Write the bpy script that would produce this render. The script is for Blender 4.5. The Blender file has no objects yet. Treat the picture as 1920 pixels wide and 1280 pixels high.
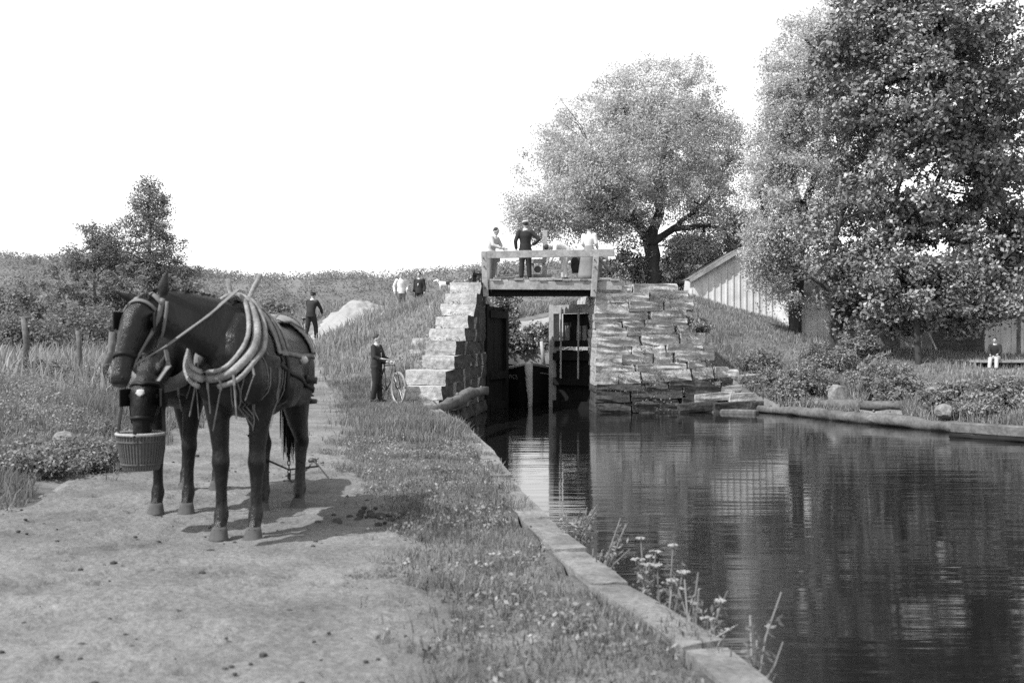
import bpy, bmesh, math, random
import numpy as np
from mathutils import Vector, Matrix
from mathutils.bvhtree import BVHTree
R = math.radians
random.seed(7)
RNG = np.random.default_rng(7)
SC = bpy.context.scene
COL = SC.collection

# ------------------------------------------------------------------ camera, sky, sun, exposure
CAMZ = 1.32
cam_d = bpy.data.cameras.new('camera')
cam = bpy.data.objects.new('camera', cam_d)
COL.objects.link(cam)
cam.location = (0, 0, CAMZ)
cam.rotation_euler = (R(90), 0, 0)
cam_d.sensor_width = 36
cam_d.lens = 37.5
cam_d.clip_start = 0.05
cam_d.clip_end = 3000
cam_d.dof.use_dof = True
cam_d.dof.focus_distance = 26
cam_d.dof.aperture_fstop = 3.2
SC.camera = cam

SUN = Vector((-0.72, -0.42, 1.0)).normalized()
world = bpy.data.worlds.new('World')
SC.world = world
world.use_nodes = True
wn = world.node_tree
wn.nodes.clear()
sky = wn.nodes.new('ShaderNodeTexSky')
sky.sky_type = 'NISHITA'
sky.sun_disc = False
sky.sun_elevation = math.asin(SUN.z)
sky.sun_rotation = math.atan2(SUN.x, SUN.y)
sky.air_density = 2.5
sky.dust_density = 0.4
sky.ozone_density = 1.0
bw = wn.nodes.new('ShaderNodeRGBToBW')
bg = wn.nodes.new('ShaderNodeBackground')
bg.inputs['Strength'].default_value = 0.15
wo = wn.nodes.new('ShaderNodeOutputWorld')
wn.links.new(sky.outputs[0], bw.inputs[0])
wn.links.new(bw.outputs[0], bg.inputs[0])
wn.links.new(bg.outputs[0], wo.inputs[0])

sun_d = bpy.data.lights.new('sun', 'SUN')
sun_d.energy = 3.8
sun_d.angle = R(0.55)
sun = bpy.data.objects.new('sun', sun_d)
COL.objects.link(sun)
sun.rotation_euler = (-SUN).to_track_quat('-Z', 'Y').to_euler()

vs = SC.view_settings
vs.view_transform = 'Standard'
vs.look = 'None'
vs.gamma = 1.0
vs.exposure = 0.75
vs.use_curve_mapping = False
SC.render.engine = 'CYCLES'
SC.render.filter_size = 1.7
SC.cycles.use_denoising = False
SC.cycles.max_bounces = 6
SC.cycles.transparent_max_bounces = 6

# ------------------------------------------------------------------ helpers: objects
def P(px, py, Y):
    """a point seen at photograph pixel (px, py) standing Y metres away"""
    return Vector(((px - 960) * Y / 2000.0, Y, CAMZ + (640 - py) * Y / 2000.0))

def tag(o, label=None, cat=None, group=None, kind=None):
    if label: o['label'] = label
    if cat: o['category'] = cat
    if group: o['group'] = group
    if kind: o['kind'] = kind
    return o

def thing(name, label, cat, loc=(0, 0, 0), rz=0.0, group=None):
    o = bpy.data.objects.new(name, None)
    COL.objects.link(o)
    o.location = loc
    o.rotation_euler = (0, 0, rz)
    o.empty_display_size = 0.2
    return tag(o, label, cat, group)

def link(name, me, parent=None, loc=None, rot=None, scale=None):
    o = bpy.data.objects.new(name, me)
    COL.objects.link(o)
    if parent: o.parent = parent
    if loc is not None: o.location = loc
    if rot is not None: o.rotation_euler = rot
    if scale is not None: o.scale = scale
    return o

def mesh_np(name, V, F, m=None, smooth=False):
    """V (N,3); F (M,k) array, or a list of such arrays"""
    me = bpy.data.meshes.new(name)
    V = np.asarray(V, dtype=np.float32)
    Fs = F if isinstance(F, list) else [F]
    Fs = [np.asarray(f, dtype=np.int32) for f in Fs if len(f)]
    me.vertices.add(len(V))
    me.vertices.foreach_set('co', V.ravel())
    nl = sum(f.size for f in Fs)
    npoly = sum(len(f) for f in Fs)
    me.loops.add(nl)
    me.polygons.add(npoly)
    me.loops.foreach_set('vertex_index', np.concatenate([f.ravel() for f in Fs]))
    starts, tot, at = [], [], 0
    for f in Fs:
        k = f.shape[1]
        starts.append(at + np.arange(len(f)) * k)
        tot.append(np.full(len(f), k))
        at += f.size
    me.polygons.foreach_set('loop_start', np.concatenate(starts).astype(np.int32))
    me.update(calc_edges=True)
    if smooth: me.polygons.foreach_set('use_smooth', np.ones(npoly, dtype=bool))
    if m: me.materials.append(m)
    return me

class MB:
    def __init__(s): s.v, s.f = [], []
    def add(s, vs, fs):
        b = len(s.v)
        s.v += [tuple(v) for v in vs]
        s.f += [tuple(i + b for i in f) for f in fs]
        return s
    def box(s, c, size, rot=None):
        c = Vector(c); hx, hy, hz = [d / 2 for d in size]
        M = rot if rot is not None else Matrix.Identity(3)
        vs = [c + M @ Vector((x, y, z)) for x in (-hx, hx) for y in (-hy, hy) for z in (-hz, hz)]
        return s.add(vs, [(0, 1, 3, 2), (4, 6, 7, 5), (0, 4, 5, 1), (2, 3, 7, 6), (0, 2, 6, 4), (1, 5, 7, 3)])
    def beam(s, a, b, w, h, up=(0, 0, 1)):
        a, b = Vector(a), Vector(b)
        t = (b - a).normalized()
        sd = t.cross(Vector(up))
        if sd.length < 1e-4: sd = t.cross(Vector((0, 1, 0)))
        sd.normalize(); u = sd.cross(t)
        M = Matrix((sd, t, u)).transposed()
        return s.box((a + b) / 2, (w, (b - a).length, h), M)
    def tube(s, pts, radii, n=8, side=(1, 0, 0), cap=True):
        pts = [Vector(p) for p in pts]
        if not isinstance(radii, (list, tuple)): radii = [radii] * len(pts)
        b = len(s.v); sidev = Vector(side); prev = None
        for i, p in enumerate(pts):
            t = (pts[min(i + 1, len(pts) - 1)] - pts[max(i - 1, 0)])
            t = t.normalized() if t.length > 1e-9 else Vector((0, 0, 1))
            sd = sidev - t * sidev.dot(t)
            if sd.length < 0.15:
                alt = prev if prev is not None else Vector((0, 1, 0))
                sd = alt - t * alt.dot(t)
                if sd.length < 0.05: sd = t.orthogonal()
            sd.normalize(); prev = sd
            u = t.cross(sd)
            r = radii[i]
            ra, rb = r if isinstance(r, (list, tuple)) else (r, r)
            for k in range(n):
                a = 2 * math.pi * k / n
                s.v.append(tuple(p + sd * (math.cos(a) * ra) + u * (math.sin(a) * rb)))
        m = len(pts)
        for i in range(m - 1):
            for k in range(n):
                k2 = (k + 1) % n
                s.f.append((b + i * n + k, b + i * n + k2, b + (i + 1) * n + k2, b + (i + 1) * n + k))
        if cap:
            s.f.append(tuple(b + k for k in range(n))[::-1])
            s.f.append(tuple(b + (m - 1) * n + k for k in range(n)))
        return s
    def ball(s, c, r, n=10, m=7, M=None):
        c = Vector(c); rx, ry, rz = r if isinstance(r, (list, tuple)) else (r, r, r)
        M = M or Matrix.Identity(3)
        vs = [c + M @ Vector((0, 0, -rz))]
        for i in range(1, m):
            ph = -math.pi / 2 + math.pi * i / m
            for k in range(n):
                a = 2 * math.pi * k / n
                vs.append(c + M @ Vector((rx * math.cos(ph) * math.cos(a), ry * math.cos(ph) * math.sin(a), rz * math.sin(ph))))
        vs.append(c + M @ Vector((0, 0, rz)))
        fs = [(0, 1 + (k + 1) % n, 1 + k) for k in range(n)]
        for i in range(m - 2):
            for k in range(n):
                a = 1 + i * n; k2 = (k + 1) % n
                fs.append((a + k, a + k2, a + n + k2, a + n + k))
        L = len(vs) - 1; a = 1 + (m - 2) * n
        fs += [(L, a + k, a + (k + 1) % n) for k in range(n)]
        return s.add(vs, fs)
    def lathe(s, prof, c=(0, 0, 0), n=20):
        b = len(s.v); c = Vector(c)
        for r, z in prof:
            for k in range(n):
                a = 2 * math.pi * k / n
                s.v.append((c.x + r * math.cos(a), c.y + r * math.sin(a), c.z + z))
        for i in range(len(prof) - 1):
            for k in range(n):
                k2 = (k + 1) % n
                s.f.append((b + i * n + k, b + i * n + k2, b + (i + 1) * n + k2, b + (i + 1) * n + k))
        s.f.append(tuple(b + k for k in range(n))[::-1])
        s.f.append(tuple(b + (len(prof) - 1) * n + k for k in range(n)))
        return s
    def mesh(s, name, m=None, smooth=False):
        me = bpy.data.meshes.new(name)
        me.from_pydata(s.v, [], s.f)
        if smooth: me.polygons.foreach_set('use_smooth', [True] * len(me.polygons))
        if m: me.materials.append(m)
        me.update()
        return me
    def build(s, name, m, parent=None, smooth=False, loc=None, rot=None, bevel=0.0):
        me = s.mesh(name, m, smooth)
        if bevel:
            b = bmesh.new(); b.from_mesh(me)
            bmesh.ops.bevel(b, geom=b.edges[:], offset=bevel, segments=1, affect='EDGES')
            b.to_mesh(me); b.free()
        return link(name, me, parent, loc, rot)

def remesh(mb, name, m, voxel, smooth=4, factor=0.5):
    """melt the closed shells of mb into one continuous smooth skin"""
    me = mb.mesh('tmp')
    b = bmesh.new(); b.from_mesh(me)
    bmesh.ops.recalc_face_normals(b, faces=b.faces[:])
    b.to_mesh(me); b.free()
    o = bpy.data.objects.new('tmp', me)
    COL.objects.link(o)
    q = o.modifiers.new('r', 'REMESH'); q.mode = 'VOXEL'; q.voxel_size = voxel; q.use_smooth_shade = True
    if smooth:
        q = o.modifiers.new('s', 'SMOOTH'); q.iterations = smooth; q.factor = factor
    dg = bpy.context.evaluated_depsgraph_get()
    out = bpy.data.meshes.new_from_object(o.evaluated_get(dg), depsgraph=dg)
    bpy.data.objects.remove(o)
    bpy.data.meshes.remove(me)
    out.name = name
    out.materials.clear()
    out.materials.append(m)
    out.polygons.foreach_set('use_smooth', [True] * len(out.polygons))
    return out

def bvh_of(me):
    return BVHTree.FromPolygons([v.co.copy() for v in me.vertices], [tuple(p.vertices) for p in me.polygons])

def resample(pts, step):
    pts = [Vector(p) for p in pts]; out = [pts[0]]
    for a, b in zip(pts, pts[1:]):
        n = max(1, int((b - a).length / step))
        out += [a.lerp(b, i / n) for i in range(1, n + 1)]
    return out

def strap(mb, pts, w, th, bvh=None, off=0.006, step=0.03, closed=False, maxd=0.25):
    """a flat band that lies on the surface under it"""
    pts = resample(pts, step); N = []
    for i, p in enumerate(pts):
        nr = Vector((0, 0, 1))
        if bvh:
            h, n, _, d = bvh.find_nearest(p)
            if h is not None and d < maxd:
                pts[i] = h + n * off; nr = n
        N.append(nr)
    b = len(mb.v)
    for i, p in enumerate(pts):
        t = (pts[min(i + 1, len(pts) - 1)] - pts[max(i - 1, 0)]).normalized()
        nr = N[i]
        s = t.cross(nr)
        s = s.normalized() if s.length > 1e-5 else t.orthogonal()
        u = s.cross(t)
        for a, c in ((-1, 0), (1, 0), (1, 1), (-1, 1)):
            mb.v.append(tuple(p + s * (a * w / 2) + u * (c * th)))
    m = len(pts)
    for i in range(m - 1):
        for k in range(4):
            k2 = (k + 1) % 4
            mb.f.append((b + i * 4 + k, b + i * 4 + k2, b + i * 4 + 4 + k2, b + i * 4 + 4 + k))
    mb.f.append((b + 3, b + 2, b + 1, b)); e = b + (m - 1) * 4
    mb.f.append((e, e + 1, e + 2, e + 3))
    return mb

def patch(me, name, m, cond, off, th=0.008):
    """cloth lying on a body: the faces that cond accepts, lifted off and given thickness"""
    b = bmesh.new(); b.from_mesh(me)
    b.normal_update()
    dl = [f for f in b.faces if not cond(f.calc_center_median())]
    bmesh.ops.delete(b, geom=dl, context='FACES')
    b.normal_update()
    for v in b.verts: v.co += v.normal * off
    for _ in range(3): bmesh.ops.smooth_vert(b, verts=b.verts[:], factor=0.5, use_axis_x=True, use_axis_y=True, use_axis_z=True)
    b.normal_update()
    bmesh.ops.solidify(b, geom=b.faces[:], thickness=-th)
    out = bpy.data.meshes.new(name); b.to_mesh(out); b.free()
    out.materials.clear(); out.materials.append(m)
    out.polygons.foreach_set('use_smooth', [True] * len(out.polygons))
    return out

def copy_tree(o, parent=None):
    c = o.copy(); COL.objects.link(c)
    if parent: c.parent = parent
    for ch in list(o.children): copy_tree(ch, c)
    return c

# ------------------------------------------------------------------ helpers: materials (all grey: the place is seen in black and white)
def mat(name, v, var=0.35, scale=4.0, rough=0.85, bump=0.0, bscale=30.0, spec=0.3, island=0.0, trans=0.0,
        stretch=(1, 1, 1), detail=6.0, fine=0.0, fscale=60.0, bdist=0.02, worldco=False, sheen=0.0):
    m = bpy.data.materials.new(name); m.use_nodes = True
    nt = m.node_tree; nd, ln = nt.nodes, nt.links
    pb = nd['Principled BSDF']; out = nd['Material Output']
    pb.inputs['Roughness'].default_value = rough
    pb.inputs['Specular IOR Level'].default_value = spec
    tc = nd.new('ShaderNodeTexCoord'); mp = nd.new('ShaderNodeMapping')
    mp.inputs['Scale'].default_value = stretch
    if worldco:
        gp = nd.new('ShaderNodeNewGeometry'); ln.new(gp.outputs['Position'], mp.inputs['Vector'])
    else:
        ln.new(tc.outputs['Object'], mp.inputs['Vector'])
    def noise(sc, det=detail):
        n = nd.new('ShaderNodeTexNoise'); n.inputs['Scale'].default_value = sc; n.inputs['Detail'].default_value = det
        n.inputs['Roughness'].default_value = 0.62
        ln.new(mp.outputs[0], n.inputs['Vector']); return n
    def mul(a, lo, hi, f0=0.3, f1=0.7):
        r = nd.new('ShaderNodeMapRange'); r.inputs['From Min'].default_value = f0; r.inputs['From Max'].default_value = f1
        r.inputs['To Min'].default_value = lo; r.inputs['To Max'].default_value = hi
        ln.new(a, r.inputs['Value']); return r.outputs[0]
    def times(a, b):
        x = nd.new('ShaderNodeMath'); x.operation = 'MULTIPLY'
        ln.new(a, x.inputs[0]); ln.new(b, x.inputs[1]); return x.outputs[0]
    val = mul(noise(scale).outputs['Fac'], v * (1 - var), v * (1 + var))
    if fine: val = times(val, mul(noise(fscale, 3).outputs['Fac'], 1 - fine, 1 + fine))
    if island:
        g = nd.new('ShaderNodeNewGeometry')
        val = times(val, mul(g.outputs['Random Per Island'], 1 - island, 1 + island, 0, 1))
    ln.new(val, pb.inputs['Base Color'])
    if sheen:
        pb.inputs['Sheen Weight'].default_value = sheen; pb.inputs['Sheen Roughness'].default_value = 0.35
    if bump:
        bm = nd.new('ShaderNodeBump'); bm.inputs['Strength'].default_value = bump; bm.inputs['Distance'].default_value = bdist
        ln.new(noise(bscale).outputs['Fac'], bm.inputs['Height']); ln.new(bm.outputs[0], pb.inputs['Normal'])
    if trans:
        tr = nd.new('ShaderNodeBsdfTranslucent'); mx = nd.new('ShaderNodeMixShader')
        mx.inputs[0].default_value = trans
        ln.new(val, tr.inputs['Color']); ln.new(pb.outputs[0], mx.inputs[1]); ln.new(tr.outputs[0], mx.inputs[2])
        ln.new(mx.outputs[0], out.inputs['Surface'])
    return m

M = {}
M['soil'] = mat('soil', 0.12, 0.45, 2.0, 0.95, 0.5, 25, fine=0.4)
M['path'] = mat('path_dirt', 0.155, 0.34, 1.4, 0.95, 0.85, 22, fine=0.28, fscale=30, spec=0.15, bdist=0.03)
M['sand'] = mat('pale_sand', 0.27, 0.15, 0.7, 0.95, 0.4, 10, fine=0.12, fscale=14)
M['grass'] = mat('grass_blade', 0.19, 0.4, 1.1, 0.7, island=0.5, trans=0.45, spec=0.25)
M['grass_far'] = mat('bank_grass', 0.27, 0.3, 0.5, 0.8, island=0.45, trans=0.45, spec=0.2)
M['weed'] = mat('weed_leaf', 0.24, 0.4, 1.0, 0.6, island=0.5, trans=0.4, spec=0.3)
M['leaf_pale'] = mat('willow_leaf', 0.47, 0.2, 0.5, 0.5, island=0.4, trans=0.45, spec=0.4)
M['leaf_dark'] = mat('broad_leaf', 0.19, 0.35, 0.4, 0.42, island=0.65, trans=0.14, spec=0.5)
M['leaf_mid'] = mat('shrub_leaf', 0.25, 0.35, 0.5, 0.6, island=0.5, trans=0.4, spec=0.3)
M['leaf_far'] = mat('far_leaf', 0.2, 0.3, 0.2, 0.7, island=0.4, trans=0.4, spec=0.2)
M['hill_leaf'] = mat('hill_leaf', 0.19, 0.2, 0.02, 0.9, island=0.05, trans=0.35, spec=0.1)
M['hill'] = mat('hill_soil', 0.13, 0.3, 0.02, 0.95)
M['bark'] = mat('bark', 0.05, 0.4, 3, 0.95, 0.8, 14, stretch=(1, 1, 0.3))
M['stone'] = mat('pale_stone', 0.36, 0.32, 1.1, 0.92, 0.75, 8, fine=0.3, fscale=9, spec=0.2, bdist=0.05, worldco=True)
M['stone_dk'] = mat('damp_shade_stone', 0.055, 0.55, 1.6, 0.8, 0.9, 7, fine=0.4, fscale=9, spec=0.3, bdist=0.05, worldco=True)  # wet lower courses, and the shade painted on the wing blocks' canal side
M['coping'] = mat('coping_stone', 0.16, 0.45, 2.5, 0.92, 0.7, 18, fine=0.3, fscale=30, spec=0.2, worldco=True)
M['rock'] = mat('grey_rock', 0.2, 0.4, 3.0, 0.95, 0.8, 12, fine=0.3, fscale=16, spec=0.1)
M['timber'] = mat('grey_timber', 0.29, 0.35, 2.5, 0.85, 0.4, 12, stretch=(1, 1, 1), fine=0.15, fscale=20)
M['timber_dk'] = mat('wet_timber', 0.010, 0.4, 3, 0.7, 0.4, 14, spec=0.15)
M['timber_md'] = mat('old_timber', 0.16, 0.35, 2.5, 0.9, 0.5, 14, fine=0.25, fscale=20)
M['log'] = mat('weathered_log', 0.10, 0.45, 2.0, 0.9, 0.6, 12, fine=0.3, fscale=14)
M['white_board'] = mat('whitewashed_board', 0.6, 0.22, 1.5, 0.8, 0.2, 20, fine=0.1)
M['roof'] = mat('shingle', 0.16, 0.4, 1.5, 0.9, 0.5, 10, island=0.3)
M['dark'] = mat('dark_interior', 0.02, 0.3, 2, 0.9)
M['horse'] = mat('horse_coat', 0.009, 0.7, 5, 0.30, 0.45, 60, spec=0.3, sheen=0.03, stretch=(1, 1, .35))
M['horse2'] = mat('horse_coat_bay', 0.009, 0.7, 5, 0.38, 0.5, 60, spec=0.2, sheen=0.03, stretch=(1, 1, .35))
M['hair'] = mat('horse_hair', 0.012, 0.3, 9, 0.6, spec=0.15, island=0.4)
M['hoof'] = mat('dusty_hoof', 0.075, 0.3, 12, 0.9, 0.2, 40)
M['canvas'] = mat('pale_canvas', 0.22, 0.45, 9, 0.85, 0.5, 40, fine=.2, fscale=40)
M['canvas2'] = mat('worn_canvas', 0.2, 0.4, 6, 0.9, 0.3, 40)
M['leather'] = mat('black_leather', 0.012, 0.3, 8, 0.55, spec=0.2)
M['strap'] = mat('worn_strap', 0.15, 0.3, 9, 0.75, spec=0.3)
M['iron'] = mat('dark_iron', 0.03, 0.3, 8, 0.5, spec=0.5)
M['wicker'] = mat('wicker', 0.085, 0.35, 20, 0.8, island=0.3)
M['wicker_rim'] = mat('wicker_rim', 0.3, 0.2, 20, 0.8)
M['skin'] = mat('skin', 0.36, 0.12, 6, 0.6)
M['cloth_w'] = mat('white_cloth', 0.66, 0.12, 5, 0.9, 0.2, 12)
M['cloth_l'] = mat('light_cloth', 0.42, 0.15, 5, 0.9, 0.2, 12)
M['cloth_m'] = mat('grey_cloth', 0.17, 0.2, 5, 0.9, 0.2, 12)
M['cloth_d'] = mat('dark_cloth', 0.026, 0.3, 5, 0.9, 0.2, 12)
M['hairp'] = mat('dark_hair', 0.03, 0.3, 9, 0.7)
M['shoe'] = mat('black_shoe', 0.02, 0.3, 9, 0.5)
M['tyre'] = mat('pale_tyre', 0.2, 0.15, 9, 0.8)
M['nickel'] = mat('nickel', 0.3, 0.15, 9, 0.35, spec=0.8)
M['flower'] = mat('flower_umbel', 0.3, 0.15, 9, 0.8, island=0.2, trans=0.2)
M['hull'] = mat('tarred_hull', 0.007, 0.3, 3, 0.6, spec=0.15)
M['paint_w'] = mat('white_paint', 0.42, 0.15, 3, 0.7, 0.2, 14)
M['dog'] = mat('white_fur', 0.55, 0.15, 7, 0.9)
M['glass'] = mat('window_glass', 0.01, 0.1, 1, 0.05, spec=0.6)

def water_mat():
    m = bpy.data.materials.new('canal_water'); m.use_nodes = True
    nt = m.node_tree; nd, ln = nt.nodes, nt.links
    pb = nd['Principled BSDF']
    pb.inputs['Base Color'].default_value = (0.008, 0.008, 0.008, 1)
    pb.inputs['Roughness'].default_value = 0.055
    pb.inputs['IOR'].default_value = 1.33
    tc = nd.new('ShaderNodeTexCoord')
    hs = []
    for sc, st, k in ((1.0, (0.7, 4.5, 1), 1.0), (1.0, (0.25, 1.1, 1), 1.5), (1.0, (3.0, 12, 1), 0.08)):
        mp = nd.new('ShaderNodeMapping'); mp.inputs['Scale'].default_value = st; mp.inputs['Rotation'].default_value = (0, 0, R(6))
        ln.new(tc.outputs['Object'], mp.inputs['Vector'])
        n = nd.new('ShaderNodeTexNoise'); n.inputs['Scale'].default_value = sc; n.inputs['Detail'].default_value = 2.5
        ln.new(mp.outputs[0], n.inputs['Vector'])
        x = nd.new('ShaderNodeMath'); x.operation = 'MULTIPLY'; x.inputs[1].default_value = k
        ln.new(n.outputs['Fac'], x.inputs[0]); hs.append(x.outputs[0])
    a = hs[0]
    for h in hs[1:]:
        x = nd.new('ShaderNodeMath'); x.operation = 'ADD'; ln.new(a, x.inputs[0]); ln.new(h, x.inputs[1]); a = x.outputs[0]
    # calm and ruffled reaches of the surface
    n = nd.new('ShaderNodeTexNoise'); n.inputs['Scale'].default_value = 0.22; n.inputs['Detail'].default_value = 2
    ln.new(tc.outputs['Object'], n.inputs['Vector'])
    r = nd.new('ShaderNodeMapRange'); r.inputs['From Min'].default_value = 0.35; r.inputs['From Max'].default_value = 0.65
    r.inputs['To Min'].default_value = 0.25; r.inputs['To Max'].default_value = 0.9
    ln.new(n.outputs['Fac'], r.inputs['Value'])
    b = nd.new('ShaderNodeBump'); b.inputs['Distance'].default_value = 0.009
    ln.new(r.outputs[0], b.inputs['Strength']); ln.new(a, b.inputs['Height']); ln.new(b.outputs[0], pb.inputs['Normal'])
    return m
M['water'] = water_mat()

# ------------------------------------------------------------------ lie of the land
WATER = -0.70
CANAL = np.array([(1.45, -8), (1.15, 2), (1.0, 4.1), (0.6, 5.74), (0.165, 8.25), (-0.25, 12.6), (-0.72, 16.5), (-1.42, 20.5),
                  (-1.95, 24.3), (-1.2, 31), (-1.2, 50), (2.95, 50), (2.95, 31.1), (4.7, 31.3), (6.0, 31.2), (6.9, 30.6), (7.75, 29.6), (8.75, 26.9), (9.5, 28.6), (10.4, 30.6), (11.0, 30.2), (10.1, 27.8), (9.25, 25.6), (9.5, 25), (10.2, 23.5),
                  (10.9, 21.3), (12.2, 15), (14, 5), (15, -8)], dtype=float)
LEFT_EDGE = CANAL[:9]

CTRL = np.array([
    # towpath flat
    (1.2, -6, 0), (-2, -6, 0), (-6, -6, .1), (1.0, 4, 0), (-1.5, 3, 0), (-3.9, 4, .02), (-6, 5, .25), (0.1, 8, .02), (-0.5, 8, .04), (-2, 8, 0), (-4, 8.2, .03),
    (-5, 9, .22), (-6.5, 9, .4), (-0.35, 12.5, 0), (-1.2, 12, .05), (-3, 12, 0), (-4.4, 11.5, .06), (-5.6, 12, .4), (-8, 13, .6),
    (-0.85, 16.5, 0), (-2, 16.5, .05), (-3.9, 17, 0), (-5.6, 17, .3), (-8, 18, .7), (-1.6, 20.5, -.05), (-2.6, 20, .03), (-4.2, 20, 0), (-6, 21, .25), (-10, 22, .75),
    (-1.8, 24, -.05), (-2.8, 24.3, .02), (-5.1, 24, 0), (-7.2, 25, .3), (-12, 26, .8), (-7.0, 33, .3), (-9.5, 33, .5), (-14, 36, .9), (-20, 45, 1.1), (-20, 60, 1.3), (-30, 60, 1.3),
    # left bank up to the lock
    (-2.1, 26, .55), (-3.2, 26.5, .3), (-2.1, 28, 1.3), (-3.4, 29, .9), (-1.9, 30, 2.35), (-3.3, 31, 1.5), (-1.5, 31.6, 2.85), (-3.5, 33, 2.0), (-5, 32, .9),
    (-2, 34, 2.95), (-3.5, 37, 2.7), (-5.2, 37, 1.8), (-2, 39, 3.0), (-1.2, 36, 2.95), (-1.2, 44, 3.0), (-3.8, 41, 2.85), (-5.5, 42, 2.15), (-7.0, 41, 1.35),
    (-8.4, 40, 1.15), (-8.4, 44, 1.2), (-7.2, 46.5, 2.3), (-6.8, 48.5, 2.9), (-4.8, 47.5, 2.75), (-3, 50, 2.85), (-8.5, 52, 2.9), (-10, 47, 1.7), (-5, 56, 2.7), (-12, 56, 1.8),
    # beyond the chamber
    (0.5, 51, .3), (0.0, 56, 2.6), (3, 56, 3.4), (2.5, 52, .6), (-1.5, 53, 2.3), (2, 62, 3.2),
    # right of the lock
    (2.8, 32, 2.9), (2.9, 38, 3.0), (3.2, 46, 3.1), (4.3, 31.2, 2.8), (4.2, 34, 2.95), (5.0, 31.3, 2.15), (5.6, 31.5, 1.25), (6.1, 31.5, .55), (7.0, 31.2, -.25), (7.2, 32.2, .15),
    (5.0, 36, 2.75), (5.5, 40, 3.2), (7.3, 43, 3.15), (6.8, 36.5, 1.35), (8.2, 34, .35), (8.6, 39, 1.8), (10.3, 43, 2.25), (9.3, 36, .75), (11.5, 40.5, 1.35),
    (7.9, 30.0, -.55), (8.4, 28.5, -.55), (8.95, 27, -.55), (9.7, 25.2, -.55), (10.4, 23.6, -.55), (7.3, 31.6, -.35), (9.6, 28.9, -.4), (11.2, 30.4, -.3), (9.4, 31.2, -.15), (9.2, 33, .05), (11.2, 26.4, -.2), (12.4, 28, .1), (11.4, 22, -.45), (12.6, 22, .1), (13, 15, -.3), (15, 15, .2), (15, 5, -.2),
    (13, 36, .95), (14.5, 40, .95), (16.5, 34, .6), (18, 40, .9), (16, 28, .35), (20, 28, .5), (22, 42, .9), (20, 15, .4), (20, 0, .4), (14, 50, 1.6), (8, 52, 3.0), (24, 55, 1.3),
], dtype=float)

def _fit():
    p = CTRL[:, :2]; d = np.linalg.norm(p[:, None] - p[None], axis=2)
    n = len(p); A = np.zeros((n + 3, n + 3)); A[:n, :n] = d - 0.02 * np.eye(n)
    A[:n, n] = 1; A[:n, n + 1:] = p; A[n, :n] = 1; A[n + 1:, :n] = p.T
    return np.linalg.solve(A, np.concatenate([CTRL[:, 2], np.zeros(3)]))
RBF = _fit()

def land_raw(x, y):
    x = np.asarray(x, float); y = np.asarray(y, float); shp = x.shape
    q = np.stack([x.ravel(), y.ravel()], 1)
    out = np.empty(len(q))
    for i in range(0, len(q), 20000):
        c = q[i:i + 20000]
        d = np.sqrt(((c[:, None] - CTRL[None, :, :2]) ** 2).sum(2) + 0.02)
        out[i:i + 20000] = d @ RBF[:len(CTRL)] + RBF[-3] + c @ RBF[-2:]
    z = out.reshape(shp)
    ox = np.maximum(np.maximum(-22 - x, x - 21), 0); oy = np.maximum(np.maximum(-6 - y, y - 58), 0)
    w = np.clip(np.hypot(ox, oy) / 22, 0, 1); w = w * w * (3 - 2 * w)
    return z * (1 - w) + 1.1 * w

def poly_sd(x, y, poly=CANAL):
    """signed distance to the canal outline, negative on the water"""
    x = np.asarray(x, float); y = np.asarray(y, float)
    d = np.full(x.shape, 1e9); ins = np.zeros(x.shape, bool)
    for i in range(len(poly)):
        ax, ay = poly[i]; bx, by = poly[(i + 1) % len(poly)]
        ex, ey = bx - ax, by - ay
        t = np.clip(((x - ax) * ex + (y - ay) * ey) / (ex * ex + ey * ey), 0, 1)
        d = np.minimum(d, np.hypot(x - ax - t * ex, y - ay - t * ey))
        c = (ay > y) != (by > y)
        with np.errstate(divide='ignore', invalid='ignore'):
            xi = ax + (y - ay) * ex / (ey if ey != 0 else 1e-9)
        ins ^= c & (x < xi)
    return np.where(ins, -d, d)

def land(x, y):
    z = land_raw(x, y); d = poly_sd(x, y)
    w = np.clip((d + 0.02) / 0.12, 0, 1)
    return -2.4 + (z + 2.4) * w

def bump(x, y):
    """small hummocks of the turf, fading out at the path and the water"""
    w = np.clip((poly_sd(x, y) - .15) / .4, 0, 1) * np.clip((path_sd(x, y) - .05) / .35, 0, 1)
    return w * ((vnoise(x * 1.3, y * 1.3, 3) - .5) * .10 + (vnoise(x * 4.1, y * 4.1, 13) - .5) * .05)

def land1(x, y): return float(land_raw(np.array([x]), np.array([y]))[0])

def vnoise(x, y, seed=0):
    """smooth value noise in 0..1"""
    xi = np.floor(x).astype(int); yi = np.floor(y).astype(int); fx = x - xi; fy = y - yi
    fx = fx * fx * (3 - 2 * fx); fy = fy * fy * (3 - 2 * fy)
    def h(a, b):
        v = np.sin(a * 127.1 + b * 311.7 + seed * 74.7) * 43758.5453
        return v - np.floor(v)
    return (h(xi, yi) * (1 - fx) + h(xi + 1, yi) * fx) * (1 - fy) + (h(xi, yi + 1) * (1 - fx) + h(xi + 1, yi + 1) * fx) * fy

PATH = np.array([(-2.1, -7, 1.9), (-2.1, 4, 1.95), (-2.35, 8, 1.55), (-2.95, 12, 1.1), (-3.45, 15.5, 1.2), (-4.2, 20, 1.2), (-5.05, 24, 1.25),
                 (-7.6, 34, 1.3), (-8.3, 40, 1.6), (-8.5, 43.5, 1.5), (-7.0, 46.2, 1.9), (-5.2, 48.0, 1.7), (-3.0, 50.5, 1.3), (-2.0, 54, 1.2)], float)

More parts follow.
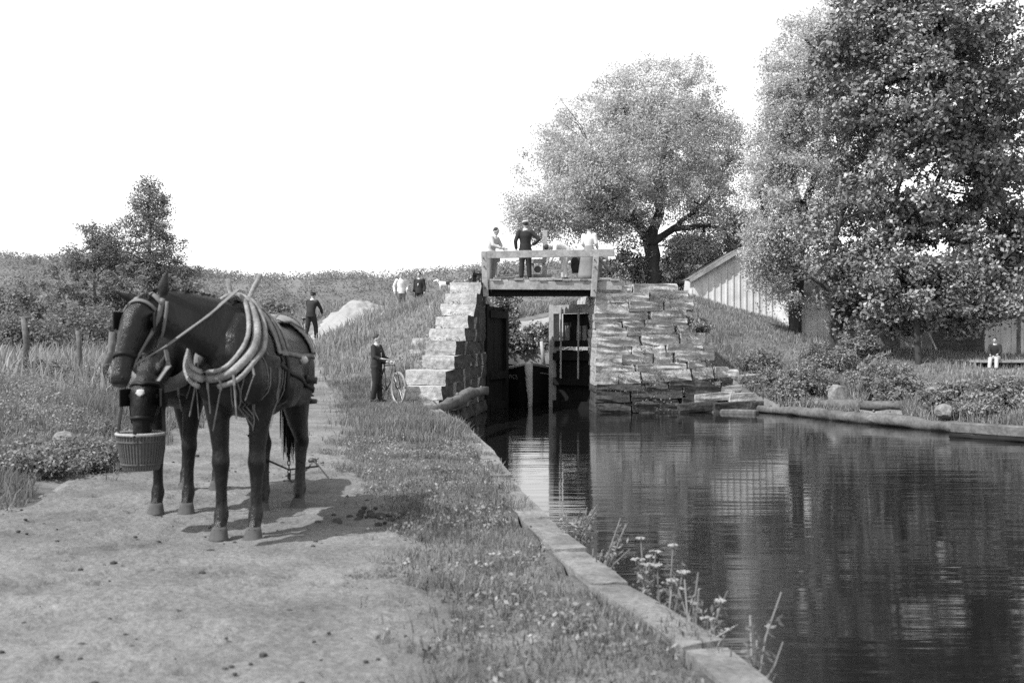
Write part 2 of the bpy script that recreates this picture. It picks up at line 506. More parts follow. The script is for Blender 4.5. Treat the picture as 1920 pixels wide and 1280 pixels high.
def path_sd(x, y):
    x = np.asarray(x, float); y = np.asarray(y, float); best = np.full(x.shape, 1e9)
    for a, b in zip(PATH, PATH[1:]):
        ex, ey = b[0] - a[0], b[1] - a[1]
        t = np.clip(((x - a[0]) * ex + (y - a[1]) * ey) / (ex * ex + ey * ey), 0, 1)
        d = np.hypot(x - a[0] - t * ex, y - a[1] - t * ey) - (a[2] + t * (b[2] - a[2]))
        best = np.minimum(best, d)
    return best

def axis(segs):
    out = [segs[0][0]]
    for a, b, s in segs:
        n = max(1, int(round((b - a) / s))); out += list(a + (b - a) * np.arange(1, n + 1) / n)
    return np.array(out)

def grid_mesh(name, X, Y, Z, m):
    ny, nx = X.shape
    V = np.stack([X.ravel(), Y.ravel(), Z.ravel()], 1)
    i = np.arange(ny - 1)[:, None] * nx + np.arange(nx - 1)[None]
    F = np.stack([i, i + 1, i + nx + 1, i + nx], 2).reshape(-1, 4)
    return mesh_np(name, V, F, m, True)

def build_ground():
    xs = axis([(-900, -200, 100), (-200, -60, 20), (-60, -24, 3), (-24, -9, .6), (-9, -4, .3), (-4, 5, .13), (5, 12, .2), (12, 20, .4), (20, 60, 4), (60, 200, 20), (200, 900, 100)])
    ys = axis([(-300, -40, 60), (-40, -8, 8), (-8, 3, .5), (3, 26, .18), (26, 36, .13), (36, 60, .35), (60, 120, 6), (120, 500, 60), (500, 1500, 200)])
    X, Y = np.meshgrid(xs, ys)
    Z = land(X, Y)
    Z = Z + np.where((np.abs(X) < 30) & (Y < 60), bump(X, Y), 0)
    o = link('ground', grid_mesh('ground', X, Y, Z, M['soil'])); tag(o, 'rough grassy soil banks either side of the canal', kind='structure')
    # towpath
    cs = resample([(p[0], p[1], p[2]) for p in PATH], 0.045)
    cs = np.array([tuple(c) for c in cs]); k = np.ones(61) / 61
    pad = np.pad(cs, ((30, 30), (0, 0)), mode='edge')
    cs = np.stack([np.convolve(pad[:, j], k, 'valid') for j in range(3)], 1)
    sel = [i for i in range(len(cs)) if 2.6 < cs[i, 1] < 12.5 or i % 4 == 0]; cs = cs[sel]
    T = np.gradient(cs[:, :2], axis=0); T /= np.linalg.norm(T, axis=1)[:, None]
    Nn = np.stack([T[:, 1], -T[:, 0]], 1)
    us = np.linspace(-1.12, 1.12, 91)
    X = cs[:, 0:1] + Nn[:, 0:1] * cs[:, 2:3] * us[None]; Y = cs[:, 1:2] + Nn[:, 1:2] * cs[:, 2:3] * us[None]
    Z = land_raw(X, Y)
    edge = (vnoise(X * 2.3, Y * 2.3, 5) - .5) * 0.5 + (vnoise(X * 7, Y * 7, 6) - .5) * .4 + (vnoise(X * 17, Y * 17, 7) - .5) * .25
    rut = lambda c, w: np.exp(-((us[None] - c + (vnoise(X * .4, Y * .5, 41) - .5) * .25) / w) ** 2)
    Z += (vnoise(X * 1.1, Y * 1.1, 8) - .5) * 0.03 + (vnoise(X * 5, Y * 5, 18) - .5) * .014 + (vnoise(X * 13, Y * 13, 19) - .5) * .014 - .014 * rut(.02, .2) * vnoise(X, Y, 42)
    # hoof prints
    rn = np.random.default_rng(5)
    for _ in range(620):
        i0 = rn.integers(0, len(cs)); u0 = rn.normal() * .42
        if not 2.6 < cs[i0, 1] < 13: continue
        hx, hy = cs[i0, :2] + Nn[i0] * cs[i0, 2] * u0
        sl = slice(max(0, i0 - 6), i0 + 7)
        d2 = np.hypot(X[sl] - hx, (Y[sl] - hy) * .85) / .065
        Z[sl] += rn.uniform(.4, 1) * (-.026 * np.exp(-d2 ** 4) + .010 * np.exp(-((d2 - 1.35) / .3) ** 2))
    Z += 0.024 - np.clip((np.abs(us)[None] + edge * 0.35 - 0.92) * 0.6, 0, 0.2)
    o = link('towpath', grid_mesh('towpath', X, Y, Z, M['path'])); tag(o, 'bare trodden dirt towpath', kind='structure')

def build_water():
    X, Y = np.meshgrid(np.linspace(-2.6, 22, 12), np.linspace(-8, 49.8, 24))
    o = link('water', grid_mesh('water', X, Y, np.full_like(X, WATER), M['water'])); tag(o, 'dark rippled canal water', kind='structure')

build_ground()
build_water()

def build_sandslope():
    """the pale bare sand heap where the towpath climbs beside the lock"""
    us = np.linspace(0, 1, 80); ws = np.linspace(0, 1, 60)
    U, W = np.meshgrid(us, ws)
    ax, ay, bx, by = -8.55, 43.8, -4.2, 44.4
    X = ax + (bx - ax) * U + (-.1 + 1.3 * U) * W * 1.0; Y = ay + (by - ay) * U + W * 4.4
    base = land_raw(X, Y)
    crest = 1.35 + 1.75 * U ** 0.8 + 0.0 * W
    hump = 0.45 * np.exp(-((U - .34) / .17) ** 2) + .16 * np.exp(-((U - .85) / .12) ** 2)
    prof = np.sin(np.clip(W, 0, 1) * math.pi) ** 0.7
    rim = np.minimum(np.minimum(U, 1 - U) / .12, 1)
    Z = base + (0.06 + hump * 1.3 + .25 * (1 - U)) * prof * rim - .06 - .42 * U ** 2 * np.sin(np.clip(W, 0, 1) * math.pi) * (W > .5) + ((vnoise(X * 2.5, Y * 2.5, 4) - .5) * .22 + (vnoise(X * 6, Y * 6, 5) - .5) * .10) * prof
    o = link('sand_heap', grid_mesh('sand_heap', X, Y, Z, M['sand'])); tag(o, 'pale bare sand slope where the path climbs to the lock', kind='structure')
build_sandslope()

# ------------------------------------------------------------------ hills and far wood
def hill_h(x, y):
    ridge = np.interp(x, [-420, -230, -150, -80, -40, 0, 60, 200, 420], [33, 31, 28, 21.5, 22, 25, 27, 29, 32])
    prof = np.clip((y - 170) / 190, 0, 1); prof = prof * prof * (3 - 2 * prof)
    return 0.5 + ridge * prof * (0.92 + .12 * vnoise(x / 45, y / 60, 2))

def far_crowns(name, label, pts, rmin, rmax, nq, size, m):
    Vs, Fs = [], []; base = 0; tot = []
    n = len(pts); r = RNG.uniform(rmin, rmax, n)
    d = RNG.normal(size=(n, nq, 3)); d /= np.linalg.norm(d, axis=2)[..., None]
    d[..., 2] = np.abs(d[..., 2]) * 1.05 - .15
    c = pts[:, None, :] + d * (r[:, None, None] * np.array([1, 1, 1.15])) * RNG.uniform(.75, 1.05, (n, nq, 1))
    o = link(name, leaf_mesh(name, c.reshape(-1, 3), size, m, normals=d.reshape(-1, 3), nb=1.3))
    return tag(o, label, kind='stuff')

def leaf_mesh(name, C, size, m, aspect=0.55, normals=None, nb=0.0):
    """one small bent-free diamond leaf per centre, turned at random"""
    n = len(C)
    nr = RNG.normal(size=(n, 3)) + np.array([0, 0, .6])
    if normals is not None: nr += normals * nb * 1.6
    nr /= np.linalg.norm(nr, axis=1)[:, None]
    t = RNG.normal(size=(n, 3)); t -= nr * (t * nr).sum(1)[:, None]; t /= np.linalg.norm(t, axis=1)[:, None]
    b = np.cross(nr, t)
    s = np.asarray(size * RNG.uniform(.6, 1.35, n))[:, None] * 0.5
    V = np.stack([C - t * s, C - b * s * aspect + t * s * .1, C + t * s, C + b * s * aspect + t * s * .1], 1).reshape(-1, 3)
    F = np.arange(4 * n).reshape(n, 4)
    return mesh_np(name, V, F, m)

def build_upstream_path():
    us = np.linspace(0, 1, 14); ws = np.linspace(0, 1, 6)
    U, W_ = np.meshgrid(us, ws)
    X = -1.6 + 5.2 * U; Y = 53.2 + 1.6 * W_ + .5 * U
    Z = land_raw(X, Y) + .12 + (vnoise(X * 2, Y * 2, 14) - .5) * .08 - .4 * np.clip(np.abs(W_ - .5) * 2 - .7, 0, 1)
    o = link('upper_towpath', grid_mesh('upper_towpath', X, Y, Z, M['sand'])); tag(o, 'pale bare path climbing behind the lock opening', kind='structure')
build_upstream_path()

def build_hills():
    X, Y = np.meshgrid(np.linspace(-520, 520, 130), np.linspace(150, 520, 50))
    o = link('hills', grid_mesh('hills', X, Y, hill_h(X, Y), M['hill'])); tag(o, 'low wooded hills along the skyline', kind='structure')
    n = 3000
    y = 175 + 200 * RNG.random(n) ** 0.9; x = (RNG.random(n) * .98 - .56) * y * 1.05
    z = hill_h(x, y)
    far_crowns('far_wood', 'far wood covering the low hills', np.stack([x, y, z - .3], 1), 2.2, 3.6, 56, 0.62, M['hill_leaf'])
    # nearer wood on the left of the valley
    n = 420
    y = 95 + 75 * RNG.random(n); x = (-.56 + .42 * RNG.random(n)) * y
    z = 0.9 + np.interp(x / y, [-.56, -.4, -.27, -.2, -.14], [5, 4.5, 4.5, 3.0, 0]) * (y - 85) / 85
    far_crowns('valley_wood', 'nearer scrubby wood filling the valley on the left', np.stack([x, y, z], 1), 1.3, 3.0, 130, 0.62, M['leaf_far'])
build_hills()

# ------------------------------------------------------------------ trees and shrubs
def clump_points(ells, nclump, perclump, rcl, inner=0.45, gap=0.0, squash=.75):
    w = np.array([e[6] if len(e) > 6 else e[3] * e[4] * e[5] for e in ells], float); w /= w.sum()
    which = RNG.choice(len(ells), nclump, p=w)
    E = np.array([e[:6] for e in ells])[which]
    d = RNG.normal(size=(nclump, 3)); d /= np.linalg.norm(d, axis=1)[:, None]
    rr = inner + (1 - inner) * RNG.random(nclump) ** 0.6
    lump = 0.86 + .28 * vnoise(d[:, 0] * 3 + which * 7, d[:, 2] * 3 + d[:, 1] * 2, 9)
    C = E[:, :3] + d * E[:, 3:6] * (rr * lump)[:, None]
    if gap:
        keep = vnoise(C[:, 0] / 1.1, C[:, 2] / 1.1 + C[:, 1] * .3, 11) > gap
        C = C[keep]; d = d[keep]
    k = RNG.integers(int(perclump * .5), int(perclump * 1.5), len(C))
    idx = np.repeat(np.arange(len(C)), k)
    rad = RNG.uniform(.6, 1.35, len(C)) * rcl
    g = RNG.normal(size=(len(idx), 3)); g *= (RNG.random((len(idx), 1)) ** .45) / np.linalg.norm(g, axis=1)[:, None]
    pts = C[idx] + g * rad[idx][:, None] * np.array([1, 1, squash])
    return C, pts, d[idx] * .5 + g * .6

def limb_mesh(trunk, limbs, C, nb, name, m, parent, twig=.02):
    mb = MB()
    def wob(pts, amt):
        q = resample(pts, .5)
        return [p if i == 0 else p + Vector(RNG.normal(size=3)) * amt for i, p in enumerate(q)]
    anchors = []
    for pts, r0, r1 in [trunk] + limbs:
        q = wob(pts, r0 * .25)
        n = len(q); rs = [r0 + (r1 - r0) * i / max(1, n - 1) for i in range(n)]
        mb.tube(q, rs, 8)
        anchors += [(p, r) for p, r in zip(q[max(1, n // 3):], rs[max(1, n // 3):])]
    A = np.array([tuple(p) for p, _ in anchors])
    sel = RNG.choice(len(C), min(nb, len(C)), replace=False)
    for i in sel:
        c = C[i]; j = int(np.argmin(np.linalg.norm(A - c, axis=1) + RNG.random(len(A)) * .8))
        a = Vector(A[j]); b = Vector(c); L = (b - a).length
        mid = (a + b) / 2 + Vector(RNG.normal(size=3)) * L * .09 + Vector((0, 0, .06 * L))
        r = min(anchors[j][1] * .55, .02 + .014 * L)
        mb.tube([a, mid, b], [r, r * .65, twig * .5], 5, cap=False)
    return mb.build(name, m, parent, True)

def tree(name, label, base, trunk, limbs, ells, nclump, perclump, rcl, leaf, m, nb=60, gap=0., inner=.45, aspect=.5, group=None, cat='tree', crown='crown', squash=.75):
    t = thing(name, label, cat, base, 0, group)
    bz = Vector(base)
    off = lambda pts: [Vector(p) - bz for p in pts]
    C, pts, nr = clump_points(ells, nclump, perclump, rcl, inner, gap, squash)
    C = C - np.array(base); pts = pts - np.array(base)
    limb_mesh((off(trunk[0]), trunk[1], trunk[2]), [(off(l[0]), l[1], l[2]) for l in limbs], C, nb, 'trunk', M['bark'], t)
    link(crown, leaf_mesh(crown, pts, leaf, m, aspect, nr, .5), t)
    return t

def build_trees():
    # round-headed willow behind the lock
    Y = 47.0; b = P(1222, 552, Y)
    tr = ([b - Vector((0, 0, .3)), P(1222, 500, Y), P(1220, 455, Y)], .42, .33)
    fk = P(1220, 458, Y)
    limbs = [([fk, P(1190, 415, Y), P(1165, 340, Y), P(1110, 285, Y)], .26, .06), ([fk, P(1235, 400, Y), P(1240, 320, Y + .8), P(1255, 200, Y + 1)], .25, .05),
             ([fk, P(1265, 428, Y - .3), P(1320, 420, Y - .6), P(1395, 440, Y - .5)], .2, .05), ([P(1265, 428, Y - .3), P(1330, 370, Y), P(1370, 300, Y)], .12, .04),
             ([P(1190, 415, Y), P(1110, 390, Y - 1), P(1030, 400, Y - 1.2)], .13, .03), ([P(1165, 340, Y), P(1180, 240, Y + 1), P(1160, 170, Y)], .12, .03)]
    k = Y / 2000
    def E(px, py, rx, ry, dy=0, w=None, d=None):
        c = P(px, py, Y + dy); e = [c.x, c.y, c.z, rx * k, (d or rx) * k, ry * k]
        return tuple(e + ([w] if w else []))
    ells = [E(1190, 300, 185, 150), E(1080, 350, 110, 105, -.6, 26), E(1320, 300, 95, 130, .5), E(1235, 190, 130, 75, .4), E(1000, 400, 62, 60, -.6, 7), E(1350, 420, 70, 40, -.5), E(1150, 420, 90, 40, 1), E(1395, 440, 45, 45, .3, 14), E(1300, 465, 60, 28, .5, 10)]
    tree('willow_tree', 'broad round-headed pale tree with low forked trunk behind the lock bridge', b, tr, limbs, ells, 2150, 92, .5, .115, M['leaf_pale'], 130, gap=.14, inner=.3, aspect=.45)
    # pale tall tree standing left of the dark one
    Y = 40.5; k = Y / 2000; b = P(1490, 628, Y); b.z = land1(b.x, b.y)
    tr = ([b - Vector((0, 0, .3)), P(1495, 520, Y), P(1505, 400, Y)], .26, .18)
    limbs = [([P(1505, 400, Y), P(1470, 280, Y), P(1460, 160, Y)], .16, .04), ([P(1505, 400, Y), P(1550, 260, Y), P(1570, 90, Y)], .16, .04), ([P(1495, 470, Y), P(1440, 420, Y), P(1415, 330, Y)], .1, .03)]
    ells = [E(1500, 330, 105, 190), E(1540, 170, 115, 150), E(1445, 420, 55, 150, -.5), E(1470, 250, 65, 130), E(1590, 80, 90, 90), E(1490, 520, 60, 70, -.3), E(1432, 475, 36, 50, -.5, 6)]
    tree('tall_willow_tree', 'tall pale feathery tree against the left side of the dark tree', b, tr, limbs, ells, 1350, 92, .45, .115, M['leaf_pale'], 90, gap=.1, inner=.35, aspect=.4)
    # the big dark tree over the house
    Y = 36.5; k = Y / 2000; b = P(1568, 668, Y); b.z = land1(b.x, b.y)
    tr = ([b - Vector((0, 0, .4)), P(1566, 620, Y), P(1572, 560, Y)], .27, .2)
    limbs = [([P(1572, 600, Y), P(1620, 560, Y), P(1660, 470, Y), P(1690, 330, Y)], .2, .07), ([P(1572, 560, Y), P(1560, 470, Y), P(1590, 360, Y)], .13, .05),
             ([P(1660, 470, Y), P(1740, 380, Y), P(1800, 250, Y)], .14, .04), ([P(1690, 330, Y), P(1700, 180, Y), P(1720, 20, Y)], .13, .04),
             ([P(1620, 560, Y), P(1720, 520, Y - 1), P(1840, 530, Y - 1.5)], .1, .03), ([P(1572, 560, Y), P(1520, 520, Y), P(1480, 530, Y)], .07, .03), ([P(1800, 250, Y), P(1870, 180, Y), P(1900, 120, Y)], .05, .02)]
    ells = [E(1720, 150, 190, 180), E(1740, 330, 175, 130, .5), E(1840, 200, 80, 140), E(1640, 60, 120, 110), E(1780, 20, 130, 70), E(1620, 440, 110, 95, .3), E(1560, 520, 70, 60, -.2),
            E(1740, 545, 120, 50, -1.4, 6), E(1850, 470, 90, 90, -.8), E(1870, 560, 60, 45, -1.4, 3), E(1640, 580, 70, 46, -.8, 4), E(1870, 575, 70, 24, -1.6, 3), E(1790, 590, 80, 30, -1.2, 3), E(1905, 440, 40, 60, -.3, 4), E(1880, 330, 70, 120, .2), E(1890, 90, 60, 90, .3), E(1690, 500, 90, 60, -.8), E(1680, 600, 60, 30, .2)]
    tree('dark_maple_tree', 'huge dark leafy tree with leaning forked trunk overhanging the house', b, tr, limbs, ells, 1250, 115, .52, .15, M['leaf_dark'], 120, gap=.24, inner=.4, aspect=.66, squash=.65)
    # second trunk further along
    Y = 37.5; k = Y / 2000; b = P(1722, 705, Y - 3); b.z = land1(b.x, b.y)
    tr = ([b - Vector((0, 0, .3)), P(1720, 640, Y - 3), P(1718, 520, Y - 3)], .12, .08)
    ells = [E(1760, 560, 60, 40, -3), E(1705, 520, 70, 45, -3)]
    tree('young_maple_tree', 'slender young tree in front of the house porch', b, tr, [], ells, 70, 110, .4, .12, M['leaf_dark'], 20, inner=.3, aspect=.6)
    # trees on the left
    Y = 62.0; k = Y / 2000; b = P(281, 600, Y)
    b.z = land1(b.x, b.y)
    tr = ([b, P(281, 540, Y), P(281, 440, Y), P(280, 345, Y)], .2, .04)
    ells = [E(281, 352, 24, 22, 0, 5), E(282, 385, 42, 28, 0, 10), E(284, 425, 56, 30, 0, 16), E(280, 465, 70, 32, 0, 22), E(288, 505, 88, 34, 0, 30), E(338, 530, 56, 26, 0, 12), E(235, 480, 46, 38, 0, 12)]
    tree('tall_field_tree', 'tall thin see-through tree rising above the scrub on the left', b, tr, [], ells, 560, 46, .5, .14, M['leaf_far'], 150, gap=.24, inner=.3)
    Y = 60.0; k = Y / 2000; b = P(178, 600, Y); b.z = land1(b.x, b.y)
    tr = ([b, P(176, 520, Y), P(172, 425, Y)], .12, .03)
    ells = [E(172, 440, 32, 24), E(180, 480, 52, 30), E(150, 490, 30, 30), E(215, 470, 35, 40), E(215, 445, 25, 25)]
    tree('small_field_tree', 'shorter bushy-topped tree left of the tall thin tree', b, tr, [], ells, 300, 46, .5, .14, M['leaf_far'], 60, gap=.28, inner=.3)

SHR = 'shrubs and scrub in the field'
def shrub(name, label, px, py_top, py_base, w, Y, m, leaf, ncl, per, group=None, rcl=.3, depth=None, z=None, cat='shrub', aspect=.6):
    k = Y / 2000; b = P(px, py_base, Y)
    b.z = land1(b.x, b.y) if z is None else z
    top = CAMZ + (640 - py_top) * k; h = max(.3, top - b.z)
    rx = w * k / 2; ry = depth or rx * .8
    ells = [(b.x, b.y, b.z + h * .5, rx, ry, h * .52), (b.x - rx * .35, b.y, b.z + h * .35, rx * .62, ry * .8, h * .4), (b.x + rx * .4, b.y - .1, b.z + h * .3, rx * .6, ry * .8, h * .38)]
    t = thing(name, label, cat, b, 0, group)
    C, pts, nr = clump_points(ells, ncl, per, rcl, .3)
    base = np.array(b); C -= base; pts -= base
    keep = pts[:, 2] > -.05; pts = pts[keep]; nr = nr[keep]
    mb = MB()
    for i in RNG.choice(len(C), min(14, len(C)), replace=False):
        c = Vector(C[i])
        mb.tube([Vector((c.x * .15, c.y * .15, -.05)), Vector((c.x * .5, c.y * .5, c.z * .6)), c], [.03, .02, .006], 4, cap=False)
    mb.build('stem', M['bark'], t)
    link('foliage', leaf_mesh('foliage', pts, leaf, m, aspect, nr, .5), t)
    return t

def build_shrubs():
    L = M['leaf_far']
    for px, top, base, w, Y, lab in ((140, 470, 625, 110, 55, 'dark round shrub under the shorter field tree'), (235, 485, 625, 120, 56, 'dark shrub at the foot of the tall thin tree'),
                                (340, 515, 625, 130, 57, 'dark spreading shrub right of the tall thin tree'), (60, 520, 630, 130, 50, 'grey shrub behind the leftmost fence post'),
                                (10, 505, 635, 110, 52, 'grey shrub at the far left edge of the field'), (445, 540, 625, 80, 60, 'lone rounded bush beyond the horse collar'),
                                (520, 560, 640, 130, 58, 'low bush beyond the rump of the dark horse'), (150, 560, 655, 160, 40, 'low tangled scrub between the two upright posts'),
                                (60, 590, 665, 130, 36, 'low scrub behind the leftmost post'), (250, 580, 660, 150, 42, 'low scrub behind the leaning post'), (390, 575, 640, 120, 50, 'low bush just behind the ridge of the collar')):
        shrub('field_shrub', lab, px, top, base, w, Y, L, .18 if Y > 45 else .13, 80, 52, SHR, .42)
    # weeds along the left verge
    g = 'weeds on the left verge'
    for px, top, base, w, Y, lab in ((60, 845, 930, 210, 9.6, 'leafy weed clump at the path edge by the left border'), (150, 840, 915, 150, 10.2, 'dark hollowed weed clump beside the feed basket'),
                                (70, 715, 760, 120, 19, 'weed clump in front of the leftmost post'), (190, 715, 760, 120, 20, 'weed clump in front of the leaning post')):
        shrub('weed_clump', lab, px, top, base, w, Y, M['weed'], .036 if Y < 11 else .06, 110, 70, g, .12, cat='weeds')
    # shrubs on the far bank
    g = 'shrubs along the far bank'
    for px, top, base, w, Y, lab in ((1430, 655, 705, 100, 32.6, 'dark leafy bush beside the stepped wall stones'), (1445, 690, 765, 130, 31.2, 'leafy bush above the floating logs'), (1520, 670, 760, 110, 31, 'bush left of the pale boulder'),
                                (1655, 665, 765, 120, 29.9, 'rounded bush right of the dark hollow'), (1555, 640, 700, 100, 34.5, 'loose bush at the foot of the big dark tree'), (1610, 600, 680, 70, 35.5, 'pale leafy sapling beside the forked trunk'), (1690, 705, 770, 110, 28.2, 'pale bush above the end of the logs'), (1800, 715, 785, 150, 25.5, 'spreading bush behind the squared timber'),
                                (1890, 705, 790, 120, 24.5, 'bush at the right edge of the far bank'), (1478, 712, 755, 70, 30.6, 'small bush at the foot of the stone ledges'), (1300, 628, 665, 55, 31.4, 'weedy tuft overhanging the stepped end of the right wall'), (1268, 565, 600, 50, 31.6, 'weedy tuft at the top end of the right wall'), (1830, 740, 790, 90, 24.4, 'low bush beside the rounded pale stone')):
        shrub('bank_shrub', lab, px, top, base, w, Y, M['leaf_mid'], .085, 95, 60, g, .2, cat='shrub', depth=.7)
    # dark brush behind the willow trunk and bridge
    g = 'brush behind the lock'
    for px, top, base, w, Y, lab in ((1180, 440, 545, 80, 47, 'brush left of the forked trunk'), (1265, 470, 560, 60, 47, 'dark brush between the trunk and the shed'), (1150, 490, 545, 60, 45, 'dark brush beyond the right bridge post'),
                                (945, 490, 545, 60, 52, 'bush seen under the handrail left of the capped man'), (895, 500, 545, 40, 50, 'small bush behind the left bridge post'), (965, 618, 692, 60, 50.6, 'weedy bush seen through the lock left of the boat post'), (1015, 600, 692, 70, 51.2, 'weedy bush seen through the lock beside the gate post')):
        shrub('brush_shrub', lab, px, top, base, w, Y, M['leaf_dark'], .13, 90, 60, g, .35)

build_trees()
build_shrubs()

# ------------------------------------------------------------------ grass
def blades(name, label, x, y, h, w, m, lean=.45, z=None):
    n = len(x)
    if z is None: z = land_raw(x, y) + bump(x, y)
    a = RNG.random(n) * 2 * math.pi; ln = RNG.random(n) * lean * h
    dx, dy = np.cos(a), np.sin(a); b = a + math.pi / 2 + RNG.normal(size=n) * .5
    wx, wy = np.cos(b) * w / 2, np.sin(b) * w / 2
    B = np.stack([x, y, z - .01], 1)
    mid = B + np.stack([dx * ln * .35, dy * ln * .35, h * .6], 1); tip = B + np.stack([dx * ln, dy * ln, h], 1)
    W = np.stack([wx, wy, np.zeros(n)], 1)
    V = np.stack([B - W, B + W, mid + W * .7, mid - W * .7, tip], 1).reshape(-1, 3)
    i = np.arange(n)[:, None] * 5
    o = link(name, mesh_np(name, V, [i + np.array([[0, 1, 2, 3]]), i + np.array([[3, 2, 4]])], m))
    return tag(o, label, kind='stuff')

def scatter(n, x0, x1, y0, y1, ok):
    x = RNG.uniform(x0, x1, n); y = RNG.uniform(y0, y1, n)
    k = ok(x, y); return x[k], y[k]

def build_grass():
    # strip between path and canal, near the camera
    def ok(x, y):
        c = poly_sd(x, y) - np.interp(y, [3, 4.75, 4.95, 5.45, 5.7, 8, 9.6], [.16, .16, .02, .02, .17, .14, -.05]); p = path_sd(x, y)
        n = vnoise(x * 2.2, y * 2.2, 21) * .6 + vnoise(x * 7, y * 7, 22) * .4
        bare = np.clip((vnoise(x * .9, y * .5, 23) - .35) * .5, -.05, .25)
        return (c > .08 + (n - .55) * .2) & ((p > (n - .6) * 1.0 - .05) | ((p > -.7) & (RNG.random(len(x)) < .16 * np.exp(p * 4) * (n > .5)))) & (RNG.random(len(x)) < .25 + 1.1 * n)
    x, y = scatter(150000, -2.6, 1.4, 2.6, 14, ok)
    n = len(x); v = vnoise(x * 3, y * 3, 24) * np.clip((poly_sd(x, y) - .2) / .5, .45, 1)
    blades('verge_grass', 'short rough turf between path and canal edge', x, y, RNG.uniform(.025, .085, n) * (.5 + v), RNG.uniform(.004, .009, n), M['grass'], .9)
    x, y = scatter(60000, -1.6, 1.3, 3, 21, lambda a, b: (poly_sd(a, b) > .0) & (poly_sd(a, b) < .3) & (vnoise(a * 1.9, b * 1.9, 61) > .6))
    n = len(x)
    blades('edge_grass', 'grass spilling over the stone edge of the canal', x, y, RNG.uniform(.03, .09, n), RNG.uniform(.005, .010, n), M['grass'], 1.2, z=np.full(n, .025))
    # small broad leaves among it
    x, y = scatter(52000, -2.6, 1.4, 2.6, 14, lambda a, b: ok(a, b) & (vnoise(a * 4, b * 4, 31) > .45))
    C = np.stack([x, y, land_raw(x, y) + bump(x, y) + RNG.uniform(.01, .07, len(x))], 1)
    tag(link('verge_weeds', leaf_mesh('verge_weeds', C, .028, M['weed'], .6)), 'low broad-leaved weeds in the canal verge', kind='stuff')
    # strip further off
    def ok2(x, y):
        c = poly_sd(x, y); p = path_sd(x, y); n = vnoise(x * 1.6, y * 1.6, 25)
        return (c > .02) & ((p > (n - .5) * .9) | ((p > -.6) & (RNG.random(len(x)) < .2 * np.exp(p * 4))))
    x, y = scatter(90000, -7, .3, 13.5, 27, ok2)
    x2 = x; n = len(x); v = vnoise(x * 1.6, y * 1.6, 26)
    blades('towpath_grass', 'longer grass by the towpath as it nears the lock', x, y, RNG.uniform(.05, .17, n) * (.4 + v), RNG.uniform(.008, .018, n), M['grass'], .8)
    # bank up to the lock and slopes
    def ok3(x, y):
        return (poly_sd(x, y) > .25) & (path_sd(x, y) > -.1) & ~((x < -4.6) & (y > 43.6) & (x > -9.4) & (y < 48.5)) & ~((x > -1.75) & (y < 32) & (x < -.8))
    x, y = scatter(62000, -10, -.9, 26.5, 56, ok3); n = len(x); v = vnoise(x, y, 27)
    blades('slope_grass', 'rough grass on the slope left of the lock', x, y, RNG.uniform(.06, .24, n) * (.4 + v), RNG.uniform(.014, .034, n), M['grass_far'], .8)
    x, y = scatter(80000, 2.7, 17, 21, 48, lambda a, b: (poly_sd(a, b) > .12)); n = len(x); v = vnoise(x * .8, y * .8, 28)
    blades('right_bank_grass', 'rough grass on the bank below the white shed', x, y, RNG.uniform(.06, .24, n) * (.4 + v), RNG.uniform(.014, .034, n), M['grass_far'], .8)
    x, y = scatter(60000, 6.5, 13, 14, 33, lambda a, b: (poly_sd(a, b) > .1) & (poly_sd(a, b) < 1.3)); n = len(x); v = vnoise(x * 1.5, y * 1.5, 38)
    blades('shore_grass', 'rank grass along the waterline of the far bank', x, y, RNG.uniform(.1, .42, n) * (.4 + v), RNG.uniform(.014, .03, n), M['grass_far'], .9)
    x, y = scatter(9000, 16, 24, 10, 48, lambda a, b: a > 0); n = len(x)
    blades('right_field_grass', 'grass around the house on the right', x, y, RNG.uniform(.06, .24, n), RNG.uniform(.02, .04, n), M['grass_far'], .8)
    # left field
    def ok4(x, y):
        return path_sd(x, y) > (vnoise(x * 2, y * 2, 29) - .6) * .8
    x, y = scatter(72000, -9, -3, 5, 17, ok4); n = len(x); v = vnoise(x * 1.5, y * 1.5, 30)
    blades('left_verge_grass', 'tangled grass on the left side of the path', x, y, RNG.uniform(.06, .26, n) * (.35 + v), RNG.uniform(.007, .016, n), M['grass'], .8)
    x, y = scatter(100000, -10, -3.4, 6, 19, lambda a, b: ok4(a, b) & (path_sd(a, b) > .12) & (vnoise(a * 1.1, b * 1.1, 51) * .6 + vnoise(a * 3.7, b * 3.7, 52) * .4 > .42))
    hgt = np.clip(path_sd(x, y), .05, .8) ** .5 * (.10 + .5 * vnoise(x * .9, y * .9, 53) ** 2)
    C = np.stack([x, y, land_raw(x, y) + hgt * RNG.random(len(x)) ** .6], 1)
    tag(link('verge_leaves', leaf_mesh('verge_leaves', C, .032, M['weed'], .5)), 'mixed leafy weeds covering the left verge', kind='stuff')
    x, y = scatter(42000, -30, -4.5, 16, 62, ok4); n = len(x); v = vnoise(x * .8, y * .8, 33)
    blades('field_grass', 'tall weeds and grass in the left field', x, y, RNG.uniform(.15, .6, n) * (.4 + v), RNG.uniform(.02, .06, n), M['grass_far'], .8)
    # beyond the chamber
    x, y = scatter(16000, -1.6, 4.5, 50.2, 60, lambda a, b: (b > 50.2) & ((b < 53.4) | (b > 55.6))); n = len(x)
    blades('upstream_bank_grass', 'weedy bank seen through the lock opening', x, y, RNG.uniform(.1, .4, n), RNG.uniform(.03, .07, n), M['grass_far'], .9)
    # clods and pebbles on the path
    mb = MB(); k = 0
